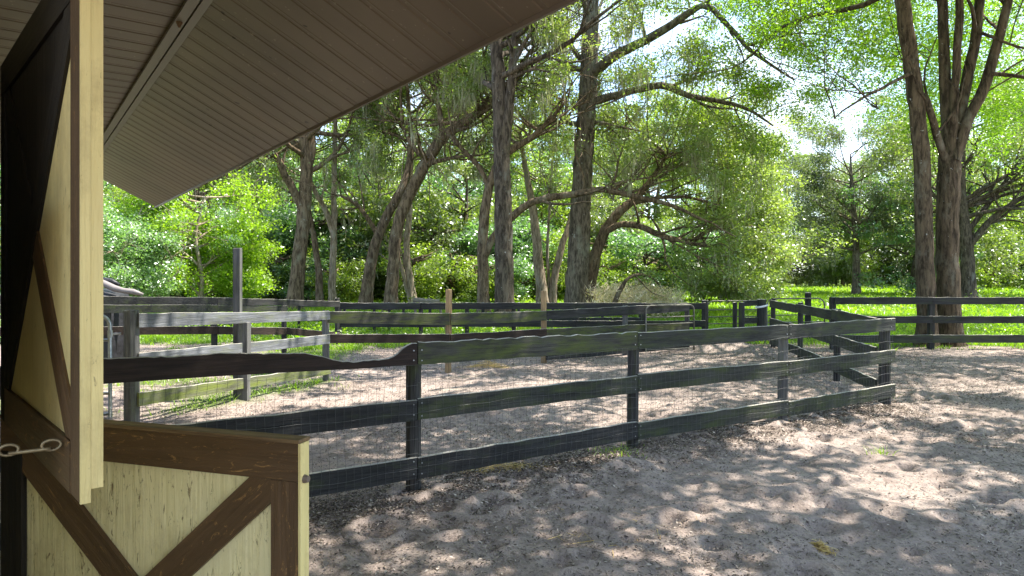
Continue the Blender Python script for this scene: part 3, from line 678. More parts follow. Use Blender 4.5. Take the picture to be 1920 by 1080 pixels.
def behind_right():
    out = []
    for _ in range(250):
        Y = RNG.uniform(19.2, 27); u = RNG.uniform(1270, 2050); v = RNG.uniform(-160, 300)
        if u < 1700 and v > 200: continue
        if ((u - 1500) / 60) ** 2 + ((v - 250) / 90) ** 2 < 1 or ((u - 1345) / 75) ** 2 + ((v - 120) / 75) ** 2 < 1: continue
        p = W(u, v, Y); out.append((p[0], p[1], p[2], .8, .8, 16))
    return out
def shade_leaf_points():  # out-of-view leaf clumps, set sunward of the ground they are meant to shade
    rg = np.random.default_rng(21); out = []; off = np.array((math.sin(R(SUN_AZ)), math.cos(R(SUN_AZ)))) / math.tan(R(SUN_EL))
    for gx in np.arange(-5.4, 13, .54):
        for gy in np.arange(1.6, 15.5, .54):
            x, y = gx + rg.normal(0, .22), gy + rg.normal(0, .22); u, v = 960 + F * x / y, HOR + F * CH / y
            q = min(((u - a) / c) ** 2 + ((v - b) / d) ** 2 for a, b, c, d in LIT); nz = float(vnoise(x * .9 + 7, y * .9))
            pr = .99 if nz > -.27 else .1
            if y >= 8: pr = .95 if nz > .02 else .12
            if x > 5 and nz > -.12: pr = .95
            if q < 1: pr = .06
            elif q < 1.6: pr *= .55
            if x < -2.6: pr = .8 if (y > 6.5 and nz > -.2) else 0
            if rg.random() > pr: continue
            z = 9.6 + rg.normal(0, .45)
            if y > 13: z += .8
            c = np.array((x + off[0] * z, y + off[1] * z, z))
            for _ in range(9): out.append(c + rg.normal(0, 1, 3) * np.array((.3, .3, .2)))
    return np.array(out)
def hero(label, bk, trunks, limbs, leaf, crown, name='oak_tree', cat='tree', moss=0, seed=5, group=None, extra=(), wlimbs=(), wclumps=(), shade_leaves=None):
    """trunks/limbs: lists of (u, v, Y, radius).  crown: dict"""
    base = trunks[0][0]; b = W(base[0], base[1], base[2]); zb = float(zbase(b[0], b[2 - 1]))
    t = thing(name, (b[0], b[1], zb), label, cat, group)
    tips = []; br = Acc(); o = np.array(t.location)
    def path(ps):
        q = [np.append(W(u, v, Y), r) for u, v, Y, r in ps]; return q
    def main(nm, ps, flare=False):
        q = path(ps)
        if flare: q[0][2] = zb - .25
        Dn = densify(q, .3, .012); P_, r_ = Dn[:, :3], Dn[:, 3].copy()
        if flare: r_ *= 1 + .35 * np.exp(-np.clip(P_[:, 2] - zb, 0, 9) / .35)
        a = Acc(); a.tube(P_, r_, 14 if r_[0] > .15 else 9, .05); V, Fc = a.get(); part(nm, V, clean(V, Fc), bk, t, smooth_=True)
        return P_, r_
    for i, ps in enumerate(trunks):
        P_, r_ = main('trunk', ps, True)
        cz = crown.get('trunk_from', 3.5)
        for k in range(crown.get('trunk_kids', 14)):
            c = [i for i in range(len(P_)) if P_[i][2] > zb + cz]
            if not c: break
            j = c[int(RNG.random() * len(c))]
            ang = RNG.uniform(0, 2 * np.pi); d = np.array((math.cos(ang), math.sin(ang), RNG.uniform(.1, .7)))
            grow(br, tips, P_[j], d, crown.get('len', 4.5) * RNG.uniform(.6, 1.1), max(.04, min(.13, r_[j] * .5)), 0, crown.get('lv', 2), crown.get('trop', .04), .22, .5, (2, 4))
    for ps in limbs:
        P_, r_ = main('limb', ps)
        n = len(P_)
        for k in range(crown.get('limb_kids', 7)):
            j = int(n * RNG.uniform(.3, .98)); tg = P_[min(n - 1, j + 1)] - P_[j - 1]; d = tg / (np.linalg.norm(tg) + 1e-6) * .6 + rnd_unit() * .8 + UP * .25
            grow(br, tips, P_[j], d, crown.get('llen', 2.2) * RNG.uniform(.5, 1.2), max(.02, r_[j] * .5), 1, crown.get('lv', 2), .03, .28, .35, (2, 4), 4)
    for (u, v, Y, rx, rz, cnt) in extra:      # leaf masses of the crown, hung on twigs from the nearest tip
        c = W(u, v, Y)
        for _ in range(cnt):
            q = rnd_unit() * RNG.uniform(.55, 1.0) ; tips.append(c + q * np.array((rx, rx * .9, rz)))
    for ps in wlimbs:
        Dn = densify(ps, .4, .05); br.tube(Dn[:, :3], Dn[:, 3], 8, .05, cap=False)
        for k in range(5): grow(br, tips, Dn[int(len(Dn) * RNG.uniform(.4, .97))][:3], rnd_unit() * np.array((1, 1, .3)), 2.2, .04, 1, 2, .02, .28, .4, (2, 4), 4)
    for (x, y, z, rx, ry, cnt) in wclumps:
        for _ in range(cnt):
            q = RNG.uniform(-1, 1, 2); tips.append(np.array((x + q[0] * rx, y + q[1] * ry, z + RNG.normal(0, .5))))
    V, Fc = br.get(); part('branches', V, Fc, bk, t, smooth_=True, kind='stuff')
    T = np.array(tips)
    if crown.get('roofclear', True):          # nothing grows through the barn roof
        off = T @ N; al = T @ D; T = T[~((off < 3.4) & (al < TE + 2) & (T[:, 2] < 8))]
    T = T[T[:, 2] > zb + crown.get('zmin', 1.2)]
    for ps in list(trunks) + list(limbs): KEEP.append((ps, 1 if ps in trunks else 0))
    PEND.append((t, T, crown, leaf, seed, moss, shade_leaves)); return t
KEEP = []; PEND = []
def build_crown(t, T, crown, leaf, seed, moss, shade_leaves):
    o = np.array(t.location)
    if crown.get('clearfront'):
        uu = 960 + F * T[:, 0] / T[:, 1]; vv = HOR - F * (T[:, 2] - CH) / T[:, 1]
        T = T[~((T[:, 1] < 18.2) & (vv > -60) & (uu > 1600))]
        uu = 960 + F * T[:, 0] / T[:, 1]; vv = HOR - F * (T[:, 2] - CH) / T[:, 1]; T = T[~((T[:, 1] < 18.2) & (vv > 60))]
    uu = 960 + F * T[:, 0] / T[:, 1]; vv = HOR - F * (T[:, 2] - CH) / T[:, 1]; bad = np.zeros(len(T), bool); luck = np.random.default_rng(seed).random(len(T))
    for ps, kd in KEEP:                       # foliage grows above and behind the old limbs, hardly in front of them
        if ps[0][3] < .09: continue
        for (u0, v0, Y0, r0), (u1, v1, Y1, r1) in zip(ps[:-1], ps[1:]):
            du, dv = u1 - u0, v1 - v0; tt = np.clip(((uu - u0) * du + (vv - v0) * dv) / (du * du + dv * dv), 0, 1)
            ds = np.hypot(uu - u0 - tt * du, vv - v0 - tt * dv); bad |= (ds < r0 * F / Y0 + (28 if kd else 17)) & (T[:, 1] < Y0 + .4) & (luck < (.97 if kd else .9))
    T = T[~bad]
    mxn = crown.get('max', 2200)
    if len(T) > mxn: T = T[RNG.permutation(len(T))[:mxn]]
    me = leaf_mesh('crown', T - o, int(crown.get('per', 22) * 2.1), crown.get('spread', .38) * .72, crown.get('size', .085) * .76, M[leaf], seed=seed, tintc=crown.get('tint', .5))
    mobj('crown', me, t)
    if shade_leaves is not None: mobj('crown', leaf_mesh('crown', shade_leaves - o, 17, .2, .10, M[leaf], seed=seed + 50), t, label='upper spread of the crown reaching over the pen')  # extra leaves above the frame, added only for their dappled shade
    if moss:
        ms = T[RNG.permutation(len(T))[:int(moss * 1.5)]] - o
        mobj('moss', moss_mesh('moss', ms, 12, M['moss_strand'], seed, (.12, .8), .012, .11), t, kind='stuff')
    print('TREE', t['label'][:30], len(T))

gb, bb, db, pb = M['grey_bark'], M['brown_bark'], M['dark_bark'], M['pale_bark']
hero('tall straight grey trunk right of the picture middle with long arching limbs to the right', gb,
     [[(1078, 600, 28, .50), (1080, 540, 28, .47), (1086, 430, 28, .43), (1093, 300, 28, .39), (1101, 190, 28, .37), (1105, 90, 28, .34), (1110, -60, 28, .28), (1116, -220, 28, .2), (1122, -360, 28, .1)]],
     [[(1108, 140, 28, .22), (1160, 100, 27, .19), (1210, 76, 26.5, .17), (1262, 44, 26, .15), (1318, 10, 25.5, .12), (1352, 34, 25.2, .1), (1395, 82, 25, .08), (1425, 108, 24.8, .06), (1490, 150, 24.5, .03)],
      [(1318, 10, 25.5, .09), (1360, -30, 25, .07), (1420, -70, 24.6, .05), (1500, -90, 24, .03)],
      [(1395, 84, 25, .06), (1430, 78, 24.6, .05), (1500, 62, 24, .03), (1560, 70, 24, .02)],
      [(1104, 192, 28, .20), (1160, 178, 27.5, .15), (1240, 160, 27, .14), (1292, 180, 26.5, .11), (1390, 200, 26, .07), (1450, 236, 25.5, .03)],
      [(1290, 180, 26.5, .07), (1330, 200, 26, .05), (1380, 205, 25.6, .03)],
      [(1095, 236, 28, .12), (1060, 228, 28.5, .1), (1030, 232, 29, .08), (990, 240, 29.4, .05)],
      [(1098, 225, 28, .1), (1150, 236, 28, .07), (1185, 242, 28, .04)]],
     'light_leaf', dict(trunk_from=9.5, trunk_kids=16, len=6, max=1700, per=22, size=.085, spread=.42, limb_kids=7, tint=.55), moss=260, seed=11)
hero('dark straight trunk that forks high up, rising behind the fence at picture middle', db,
     [[(945, 640, 21.3, .33), (945, 560, 21.3, .31), (944, 430, 21.3, .28), (941, 300, 21.3, .25), (937, 200, 21.3, .23), (931, 90, 21.3, .2), (922, -60, 21.3, .16), (912, -220, 21.3, .08)]],
     [[(944, 300, 21.3, .15), (954, 210, 21.2, .15), (962, 120, 21.1, .13), (968, 50, 21, .12), (978, -80, 21, .1), (992, -220, 20.8, .05)],
      [(962, 120, 21.1, .07), (985, 80, 20.8, .06), (1010, 40, 20.4, .05), (1060, 0, 20, .03)],
      [(958, 150, 21.1, .05), (1000, 128, 20.8, .04), (1050, 140, 20.5, .02)]],
     'oak_leaf', dict(trunk_from=7.5, trunk_kids=16, len=4.8, max=1500, per=22, size=.075, spread=.36, limb_kids=7, tint=.45), moss=160, seed=12)
hero('big double-trunked tree at right with four upright stems, standing behind the black fence', M['umber_bark'],
     [[(1738, 668, 17.1, 0.232), (1736, 560, 17.1, 0.216), (1732, 400, 17.1, 0.200), (1726, 280, 17.1, 0.192), (1712, 150, 17.0, 0.184), (1690, 0, 16.9, 0.168), (1668, -150, 16.8, 0.136), (1640, -330, 16.6, 0.064)],
      [(1780, 668, 17.4, 0.304), (1778, 560, 17.4, 0.272), (1776, 420, 17.4, 0.256), (1778, 320, 17.4, 0.264), (1782, 250, 17.4, 0.216), (1772, 150, 17.4, 0.136), (1766, 0, 17.5, 0.120), (1762, -150, 17.6, 0.096), (1758, -330, 17.8, 0.048)]],
     [[(1784, 290, 17.35, 0.160), (1788, 190, 17.2, 0.104), (1796, 90, 17.1, 0.096), (1800, 0, 17.0, 0.088), (1790, -150, 16.8, 0.064), (1780, -300, 16.6, 0.032)],
      [(1785, 290, 17.4, 0.176), (1800, 210, 17.4, 0.144), (1822, 110, 17.4, 0.128), (1838, 0, 17.5, 0.112), (1855, -150, 17.6, 0.080), (1870, -320, 17.7, 0.040)],
      [(1788, 300, 17.3, 0.160), (1815, 225, 17.2, 0.136), (1852, 150, 17.1, 0.128), (1876, 60, 17.0, 0.112), (1894, -20, 16.9, 0.096), (1925, -160, 16.8, 0.064), (1960, -320, 16.6, 0.032)],
      [(1772, 300, 17.3, 0.096), (1757, 250, 17.1, 0.088), (1742, 205, 16.95, 0.080), (1736, 180, 16.9, 0.056)],
      [(1714, 135, 16.9, 0.048), (1680, 150, 16.5, 0.040), (1640, 172, 16, 0.032), (1600, 195, 15.6, 0.024), (1565, 222, 15.2, 0.012)],
      [(1860, 138, 17, 0.056), (1900, 142, 16.8, 0.048), (1960, 150, 16.5, 0.032)],
      [(1830, 60, 17.4, 0.040), (1860, 70, 17, 0.040), (1925, 92, 16.6, 0.024)]],
     'bright_leaf', dict(trunk_from=8.2, trunk_kids=14, len=5.5, max=7000, clearfront=True, per=20, size=.06, spread=.34, limb_kids=4, llen=2.6, tint=.45, trop=.02), name='hickory_tree', seed=13,
     wlimbs=([(9.6, 16.9, 9.4, .12), (8, 15.2, 9.6, .1), (6, 13.5, 9.7, .09), (3, 11.5, 9.8, .06)], [(10.9, 17.2, 9.6, .13), (10.3, 14, 9.7, .12), (9, 11, 9.6, 0.096), (6, 8, 10, 0.072), (3, 6.5, 10, .05)], [(12, 17, 9.6, .12), (13, 14.5, 8.6, .12), (13.5, 11, 9.6, .06)]),  # off-frame limbs added to carry the shading leaves
     wclumps=behind_right(), shade_leaves=shade_leaf_points())
hero('thick leaning brown trunk at left whose gnarled limb reaches left under the eave', bb,
     [[(550, 600, 30, 0.368), (554, 540, 30, 0.320), (564, 460, 30, 0.296), (572, 380, 30, 0.272), (575, 310, 30, 0.256), (571, 250, 30, 0.224), (570, 160, 30, 0.176), (560, 40, 30, 0.096)]],
     [[(570, 400, 30, 0.192), (552, 360, 29.8, 0.176), (535, 328, 29.5, 0.160), (512, 288, 29, 0.128), (475, 298, 28.5, 0.096), (435, 322, 28, 0.072), (380, 346, 27.4, 0.040)],
      [(512, 290, 29, 0.096), (500, 262, 28.8, 0.072), (470, 240, 28.5, 0.040)],
      [(572, 330, 30, 0.160), (585, 290, 30, 0.144), (588, 240, 30.2, 0.112), (600, 160, 30.4, 0.064)]],
     'oak_leaf', dict(trunk_from=6, len=4.2, trunk_kids=12, max=900, per=22, size=.085, spread=.4, tint=.6, zmin=5.2), moss=300, seed=14)
hero('slim twisted trunk just right of the thick leaning one at left', bb, [[(600, 600, 32, 0.192), (598, 520, 32, 0.160), (590, 450, 32, 0.136), (578, 390, 32, 0.120), (574, 300, 32.4, 0.080), (600, 190, 33, 0.048)]],
     [], 'oak_leaf', dict(trunk_from=7, len=3.5, max=450, size=.085, tint=.5, zmin=6), moss=150, seed=15)
hero('slender upright pale trunk with a crooked side limb, between the leaning oaks', pb, [[(622, 600, 32, 0.192), (624, 500, 32, 0.160), (626, 420, 32, 0.144), (627, 330, 32, 0.120), (629, 230, 32, 0.096), (632, 100, 32, 0.056)]],
     [[(624, 435, 32, 0.144), (610, 395, 31.8, 0.120), (588, 352, 31.5, 0.104), (574, 318, 31.3, 0.080), (560, 260, 31, 0.048)]], 'light_leaf', dict(trunk_from=7, len=3.8, max=550, size=.085, tint=.6, zmin=6), moss=200, seed=16)
hero('leaning forked oak left of the great slanting one', bb, [[(682, 600, 30, 0.320), (690, 530, 30, 0.264), (702, 465, 30, 0.232), (724, 408, 30, 0.208), (746, 368, 30, 0.192), (765, 320, 30.3, 0.160), (770, 240, 30.8, 0.120), (760, 140, 31, 0.064)]],
     [[(708, 440, 30, 0.112), (690, 410, 29.6, 0.096), (665, 380, 29.2, 0.080), (640, 368, 28.8, 0.056)]], 'oak_leaf', dict(trunk_from=7, len=4, max=650, size=.085, tint=.6, zmin=5.2), moss=250, seed=17)
hero('great slanting oak leaning right across the middle left of the wood', bb, [[(730, 600, 29, 0.320), (736, 520, 29, 0.264), (743, 440, 29, 0.248), (755, 395, 29, 0.248), (778, 345, 29, 0.248), (802, 300, 28.8, 0.240), (832, 256, 28.6, 0.224), (870, 230, 28.4, 0.200), (905, 206, 28.2, 0.176), (950, 160, 28, 0.128), (1000, 90, 27.6, 0.064)]],
     [[(828, 262, 28.6, 0.136), (826, 222, 28.6, 0.120), (820, 180, 28.7, 0.096), (812, 120, 28.8, 0.048)], [(795, 310, 28.8, 0.112), (825, 302, 28.4, 0.096), (860, 294, 28, 0.064), (900, 292, 27.6, 0.032)],
      [(880, 222, 28.3, 0.080), (860, 190, 28.3, 0.064), (850, 150, 28.2, 0.040)], [(840, 250, 28.5, 0.080), (870, 285, 28, 0.064), (900, 310, 27.6, 0.040)]],
     'oak_leaf', dict(trunk_from=6.2, len=4, trunk_kids=16, max=1100, size=.08, per=24, tint=.6, zmin=5.4), moss=420, seed=18)
hero('pale forked trunk behind the slanting oak', pb, [[(775, 600, 33.5, 0.240), (770, 540, 33.5, 0.192), (762, 470, 33.5, 0.160), (768, 400, 33.5, 0.136), (772, 300, 34, 0.096), (785, 200, 34.4, 0.048)]],
     [[(768, 560, 33.5, 0.112), (752, 500, 33.2, 0.096), (738, 450, 33, 0.064)]], 'oak_leaf', dict(trunk_from=7, len=3.8, max=500, size=.09, tint=.5, zmin=6), moss=200, seed=19)
hero('brown crooked oak left of the dark straight trunk with a long low limb arching right', bb, [[(907, 610, 26.5, 0.264), (906, 530, 26.5, 0.224), (905, 440, 26.5, 0.200), (911, 380, 26.5, 0.184), (921, 335, 26.5, 0.168), (940, 298, 26.3, 0.152), (978, 268, 26, 0.128), (1012, 246, 25.8, 0.096), (1060, 190, 25.4, 0.048)]],
     [[(915, 350, 26.5, 0.112), (898, 312, 26.4, 0.096), (872, 286, 26.2, 0.080), (852, 256, 26, 0.048), (840, 200, 26, 0.024)],
      [(905, 490, 26.5, 0.144), (925, 445, 26.4, 0.152), (958, 407, 26.2, 0.152), (1000, 378, 26, 0.144), (1060, 366, 26, 0.136), (1130, 356, 25.8, 0.120), (1200, 370, 25.6, 0.096), (1262, 386, 25.4, 0.072), (1320, 412, 25.2, 0.048), (1380, 444, 25, 0.024)],
      [(1135, 357, 25.8, 0.064), (1175, 340, 25.5, 0.048), (1230, 330, 25.2, 0.024)]],
     'oak_leaf', dict(trunk_from=6.5, len=3.6, max=950, size=.075, per=22, tint=.65, limb_kids=9, zmin=4.2), moss=300, seed=20)
hero('clump of pale tan stems between the dark trunk and the tall grey one', pb, [[(1018, 600, 31, 0.288), (1014, 540, 31, 0.256), (1008, 470, 31, 0.224), (1002, 410, 31, 0.192), (990, 340, 31.3, 0.144), (975, 250, 31.6, 0.080)], [(1034, 600, 31.2, 0.208), (1038, 530, 31.2, 0.176), (1052, 465, 31.2, 0.152), (1070, 410, 31.4, 0.120), (1085, 320, 31.8, 0.064)]],
     [[(1030, 540, 31.2, 0.080), (1026, 470, 31.2, 0.072), (1030, 400, 31.2, 0.056), (1035, 300, 31.2, 0.032)]], 'oak_leaf', dict(trunk_from=7, len=3.6, max=700, size=.085, tint=.65, trunk_kids=9, zmin=5.2), moss=260, seed=21)
hero('low spreading oak whose trunk bends right beside the tall grey trunk', bb, [[(1102, 602, 29, 0.320), (1106, 540, 29, 0.264), (1116, 478, 29, 0.240), (1136, 430, 29, 0.216), (1162, 396, 29, 0.192), (1190, 374, 29, 0.160), (1215, 345, 29, 0.120), (1250, 290, 29, 0.064)]],
     [[(1128, 445, 29, 0.144), (1158, 422, 28.6, 0.136), (1198, 424, 28.2, 0.128), (1240, 442, 27.8, 0.120), (1282, 452, 27.4, 0.104), (1325, 462, 27, 0.064)],
      [(1180, 384, 29, 0.096), (1230, 372, 28.6, 0.080), (1290, 370, 28.2, 0.056), (1350, 385, 27.8, 0.032)], [(1240, 442, 27.8, 0.048), (1290, 470, 27.4, 0.040), (1350, 500, 27, 0.024)],
      [(1200, 365, 29, 0.080), (1240, 330, 29, 0.064), (1300, 300, 29, 0.048), (1360, 290, 29, 0.024)]],
     'oak_leaf', dict(trunk_from=6, len=4, max=1900, size=.085, per=24, tint=.8, limb_kids=12, llen=2.8, zmin=.8), moss=260, seed=22,
     extra=((1330, 290, 30, 1.5, .9, 90), (1400, 330, 30, 1.3, .8, 90), (1440, 400, 29.5, 1.0, .9, 110), (1350, 400, 29, 1.3, .6, 90), (1440, 480, 29, 1.0, .7, 120), (1370, 480, 28.6, .9, .5, 70), (1410, 540, 27.8, 1.1, .4, 100), (1330, 530, 27.8, 1.0, .35, 70), (1260, 300, 30, 1.2, .7, 70)))
hero('grey-green cedar-like tree with a thin bare-looking stem alone on the meadow at right', gb, [[(1605, 560, 45, .27), (1605, 480, 45, .22), (1601, 400, 45, .17), (1596, 330, 45, .1), (1594, 290, 45, .04)]],
     [[(1603, 420, 45, .08), (1570, 395, 44.6, .06), (1540, 385, 44.3, .03)], [(1602, 440, 45, .08), (1640, 415, 45.3, .06), (1670, 400, 45.6, .03)], [(1604, 470, 45, .08), (1560, 462, 44.6, .05), (1520, 466, 44, .03)], [(1604, 480, 45, .08), (1650, 462, 44.6, .05), (1690, 460, 44, .03)]],
     'cedar_leaf', dict(trunk_from=2.6, len=3.4, trunk_kids=22, max=1500, size=.10, per=22, tint=.6, spread=.5, zmin=1.0), name='cedar_tree', moss=260, seed=23)
hero('dark trunked spreading oak at the far right behind the double trunk', db, [[(1815, 566, 38, .42), (1814, 500, 38, .36), (1808, 430, 38, .32), (1800, 350, 38, .26), (1805, 240, 38, .15)]],
     [[(1812, 470, 38, .2), (1850, 420, 37.5, .17), (1900, 380, 37, .13), (1960, 350, 36.5, .08)], [(1806, 420, 38, .16), (1770, 380, 38, .13), (1720, 350, 38, .06)], [(1810, 440, 38, .15), (1870, 360, 38, .12), (1930, 280, 38, .08)]],
     'oak_leaf', dict(trunk_from=4, len=5, max=2300, size=.10, per=22, tint=.5, spread=.5, limb_kids=10, llen=3.4), moss=120, seed=24)

# background trees: a few kinds, copied with their parts
def proto_tree(name, hgt, rad, leafm, bk, seed, zlow=.2, ntip=520, per=36, size=.125, lean=0, mossn=60, round_=.6, stems=1):
    global RNG
    t = thing(name, (0, 0, 0), 'x', 'tree'); rg = np.random.default_rng(seed)
    a = Acc()
    for s in range(stems):
        ang = rg.uniform(0, 6.28); sp = .12 * hgt * (stems > 1)
        pts = [(math.cos(ang) * sp * (k / 6) + rg.normal(0, .12) + lean * k / 6, math.sin(ang) * sp * (k / 6) + rg.normal(0, .12), -.3 + hgt * .88 * k / 6, .028 * hgt * (1 - k / 6.6)) for k in range(7)]
        Dn = densify(pts, .7, .02); a.tube(Dn[:, :3], Dn[:, 3] * .7, 8, .06, cap=False)
    for k in range(16):
        z = hgt * rg.uniform(.25, .8); an = rg.uniform(0, 6.28); L_ = rad * rg.uniform(.5, .95)
        pts = [(math.cos(an + .2 * q) * L_ * q / 4 + lean * z / hgt, math.sin(an + .2 * q) * L_ * q / 4, z + .35 * L_ * (q / 4) ** .7 + rg.normal(0, .1), .09 * (1 - q / 5)) for q in range(5)]
        Dn = densify(pts, .6, .03); a.tube(Dn[:, :3], Dn[:, 3], 5, cap=False)
    V, Fc = a.get(); mobj('trunk', new_mesh('trunk', V, Fc, bk, None, True), t)
    # clumpy crown: lobes of leaf clusters
    C = []; nl = 16
    for l in range(nl):
        an = rg.uniform(0, 6.28); h = zlow + (1 - zlow) * rg.random(); rr_ = rad * math.sqrt(max(.05, 1 - (abs(h - .62) / .62) ** 2)) * rg.uniform(.35, .85)
        c = np.array((math.cos(an) * rr_ + lean * h, math.sin(an) * rr_, hgt * h)); sr = rad * rg.uniform(.28, .46)
        q = rg.normal(0, 1, (ntip // nl, 3)); q /= np.linalg.norm(q, axis=1)[:, None]; q *= rg.uniform(.6, 1.0, (len(q), 1)) ** .5
        C.append(c + q * np.array((sr, sr, sr * .62)))
    C = np.concatenate(C); C = C[C[:, 2] > .3]
    mobj('crown', leaf_mesh('crown', C, per, .16 + size, size, M[leafm], seed=seed), t)
    if mossn: mobj('moss', moss_mesh('moss', C[rg.permutation(len(C))[:mossn]], 14, M['moss_strand'], seed, (.2, 1.0), .03, .3), t, kind='stuff')
    return t
def copy_tree(t, loc, rz, sc, label, group):
    c = t.copy(); COL.objects.link(c); c.location = loc; c.rotation_euler = (0, 0, rz); c.scale = (sc, sc, sc * RNG.uniform(.9, 1.12)); props(c, label, None, group)
    for ch in list(t.children): d = ch.copy(); COL.objects.link(d); d.parent = c; d.matrix_parent_inverse = ch.matrix_parent_inverse.copy()
    return c
kinds = [proto_tree('broadleaf_tree', 15, 5.2, 'oak_leaf', db, 31, .18, ntip=400), proto_tree('broadleaf_tree', 17, 4.8, 'light_leaf', bb, 32, .22, ntip=400, stems=2, mossn=30),
         proto_tree('broadleaf_tree', 13, 5.6, 'blue_leaf', db, 33, .08, ntip=400, mossn=40), proto_tree('broadleaf_tree', 16, 5.0, 'oak_leaf', gb, 34, .15, ntip=400, mossn=160),
         proto_tree('broadleaf_tree', 14, 5.0, 'light_leaf', bb, 35, .12, mossn=0)]
shrubs = [proto_tree('shrub', 4.2, 2.6, 'blue_leaf', db, 41, .12, 300, 24, .11, mossn=0), proto_tree('shrub', 3.6, 2.4, 'light_leaf', bb, 42, .12, 300, 24, .10, mossn=0), proto_tree('shrub', 4.8, 2.6, 'oak_leaf', db, 43, .1, 300, 24, .11, mossn=20)]
LB = ['dark green broadleaf tree in the dense wood behind', 'light green broadleaf tree in the dense wood behind', 'blue-green low-branched tree in the dense wood behind', 'moss-hung oak in the dense wood behind', 'fresh green full-crowned tree in the dense wood behind']
LS = ['dark bluish shrub at the foot of the wood', 'light green shrub at the foot of the wood', 'dull green shrub at the foot of the wood']
used = [False] * 8
def put(kind_list, k, loc, rz, sc, labels, group, base=0):
    if not used[base + k]:
        used[base + k] = True; t = kind_list[k]; t.location = loc; t.rotation_euler = (0, 0, rz); t.scale = (sc, sc, sc); props(t, labels[k], None, group)
    else: copy_tree(kind_list[k], loc, rz, sc, labels[k], group)
for r, (Yr, dx, n_, sc0) in enumerate(((52, 6.2, 12, .82), (62, 6.5, 15, 1.0), (74, 7.2, 17, 1.15), (92, 8.5, 19, 1.35))):
    for i in range(n_):
        x = (i - (n_ - 1) / 2) * dx + RNG.uniform(-2, 2) + 0; y = Yr + RNG.uniform(-3, 3)
        u = 960 + x / y * F
        if r < 2 and 1440 < u < 1560: continue
        if r == 0 and (u > 1100): y += 8
        if r == 2 and 1470 < u < 1530: continue
        k = int(RNG.integers(0, 5)); sc = sc0 * RNG.uniform(.85, 1.15)
        if 1480 < u < 1700: sc *= .72
        if 1250 < u <= 1480: sc *= .85
        put(kinds, k, (x, y, float(zbase(x, y)) - .1), RNG.uniform(0, 6.28), sc, LB, 'trees of the dense wood behind')
# left wood comes nearer
for x, y, k, sc in ((-22, 36, 0, .8), (-17.5, 38, 3, .85), (-13, 40, 2, .8), (-8, 41, 3, .8), (-3, 43, 0, .75), (-26, 33, 2, .8), (2, 46, 4, .7), (7, 47, 3, .7), (26, 44, 2, .8), (31, 46, 0, .9), (35, 40, 4, .9)):
    put(kinds, k, (x, y, float(zbase(x, y)) - .1), RNG.uniform(0, 6.28), sc, LB, 'trees of the dense wood behind')
for i in range(64):
    x = -34 + i * 1.25 + RNG.uniform(-.8, .8)
    y = (37 + RNG.uniform(0, 7)) if x < 2 else (46 + RNG.uniform(0, 9)) if x < 12 else 58 + RNG.uniform(-1, 8)
    if x > 30: y = 52 + RNG.uniform(0, 6)
    x *= y / 44
    put(shrubs, int(RNG.integers(0, 3)), (x, y, float(zbase(x, y)) - .05), RNG.uniform(0, 6.28), RNG.uniform(.7, 1.15), LS, 'shrubs at the foot of the wood', 5)
for i in range(30):
    x = -21 + i * 1.15 + RNG.uniform(-.6, .6); y = RNG.uniform(34.5, 41)
    put(shrubs, 1 if i % 3 else 0, (x, y, float(zbase(x, y)) - .05), RNG.uniform(0, 6.28), RNG.uniform(.55, .95), LS, 'shrubs at the foot of the wood', 5)
# bright maple and bluish bush near left
hero('bright yellow-green young maple lit by the sun behind the left fence', pb, [[(372, 590, 22, .09), (378, 520, 22, .07), (368, 450, 22, .05), (376, 400, 22, .03), (385, 370, 22, .015)]],
     [[(374, 500, 22, .04), (340, 470, 21.8, .03), (310, 450, 21.6, .015)], [(374, 510, 22, .04), (410, 480, 22.2, .03), (450, 465, 22.4, .015)]],
     'bright_leaf', dict(trunk_from=.8, len=1.9, trunk_kids=24, max=1500, size=.062, per=20, tint=.85, spread=.25, zmin=.5, limb_kids=12, llen=1.2), name='maple_tree', seed=51,
     extra=((360, 440, 22, 1.2, .9, 160), (430, 470, 22.3, 1.0, .8, 120), (370, 515, 21.8, 1.4, .55, 180), (455, 530, 22.3, .9, .5, 120)))
hero('pale bluish-green bush at the left edge beside the young maple', pb, [[(255, 600, 20, .07), (250, 520, 20, .05), (245, 430, 20, .02)]],
     [[(252, 520, 20, .03), (220, 470, 20, .02), (200, 430, 20, .01)]], 'blue_leaf', dict(trunk_from=.6, len=1.6, trunk_kids=18, max=1100, size=.055, per=20, tint=.95, spread=.25, zmin=.4, limb_kids=8, llen=1.2), name='bush', cat='bush', seed=52,
     extra=((235, 470, 20, 1.0, 1.1, 200), (265, 530, 19.8, .8, .5, 120), (200, 520, 20, 1.0, .6, 120)))

for a_ in PEND: build_crown(*a_)

# dry brush pile with its bare bent branch
c = W(1195, 548, 27); rg = np.random.default_rng(9)
o = thing('brush_pile', (c[0], c[1], float(zbase(c[0], c[1]))), 'pale heap of dry brush in the bright grass right of the tall grey trunk', 'brush')
bu = rg.uniform(1112, 1272, 330); bt = 540 + 16 * np.clip(abs(bu - 1175) / 95, 0, 1) ** 2 + rg.normal(0, 2, 330)
C = np.array([W(u, t + (588 - t) * q, 27 + rg.normal(0, .5)) for u, t, q in zip(bu[:230], bt[:230], rg.random(230) ** 1.2)])
n_ = len(C) * 26; Pp = np.repeat(C, 26, 0) + rg.normal(0, .16, (n_, 3)); dr = rg.normal(0, 1, (n_, 3)); dr[:, 2] = abs(dr[:, 2]) * 1.0 + .2; dr /= np.linalg.norm(dr, axis=1)[:, None]; Ls = rg.uniform(.1, .32, n_)[:, None]
sd_ = np.cross(dr, rg.normal(0, 1, (n_, 3))); sd_ /= np.linalg.norm(sd_, axis=1)[:, None]; sd_ *= .014
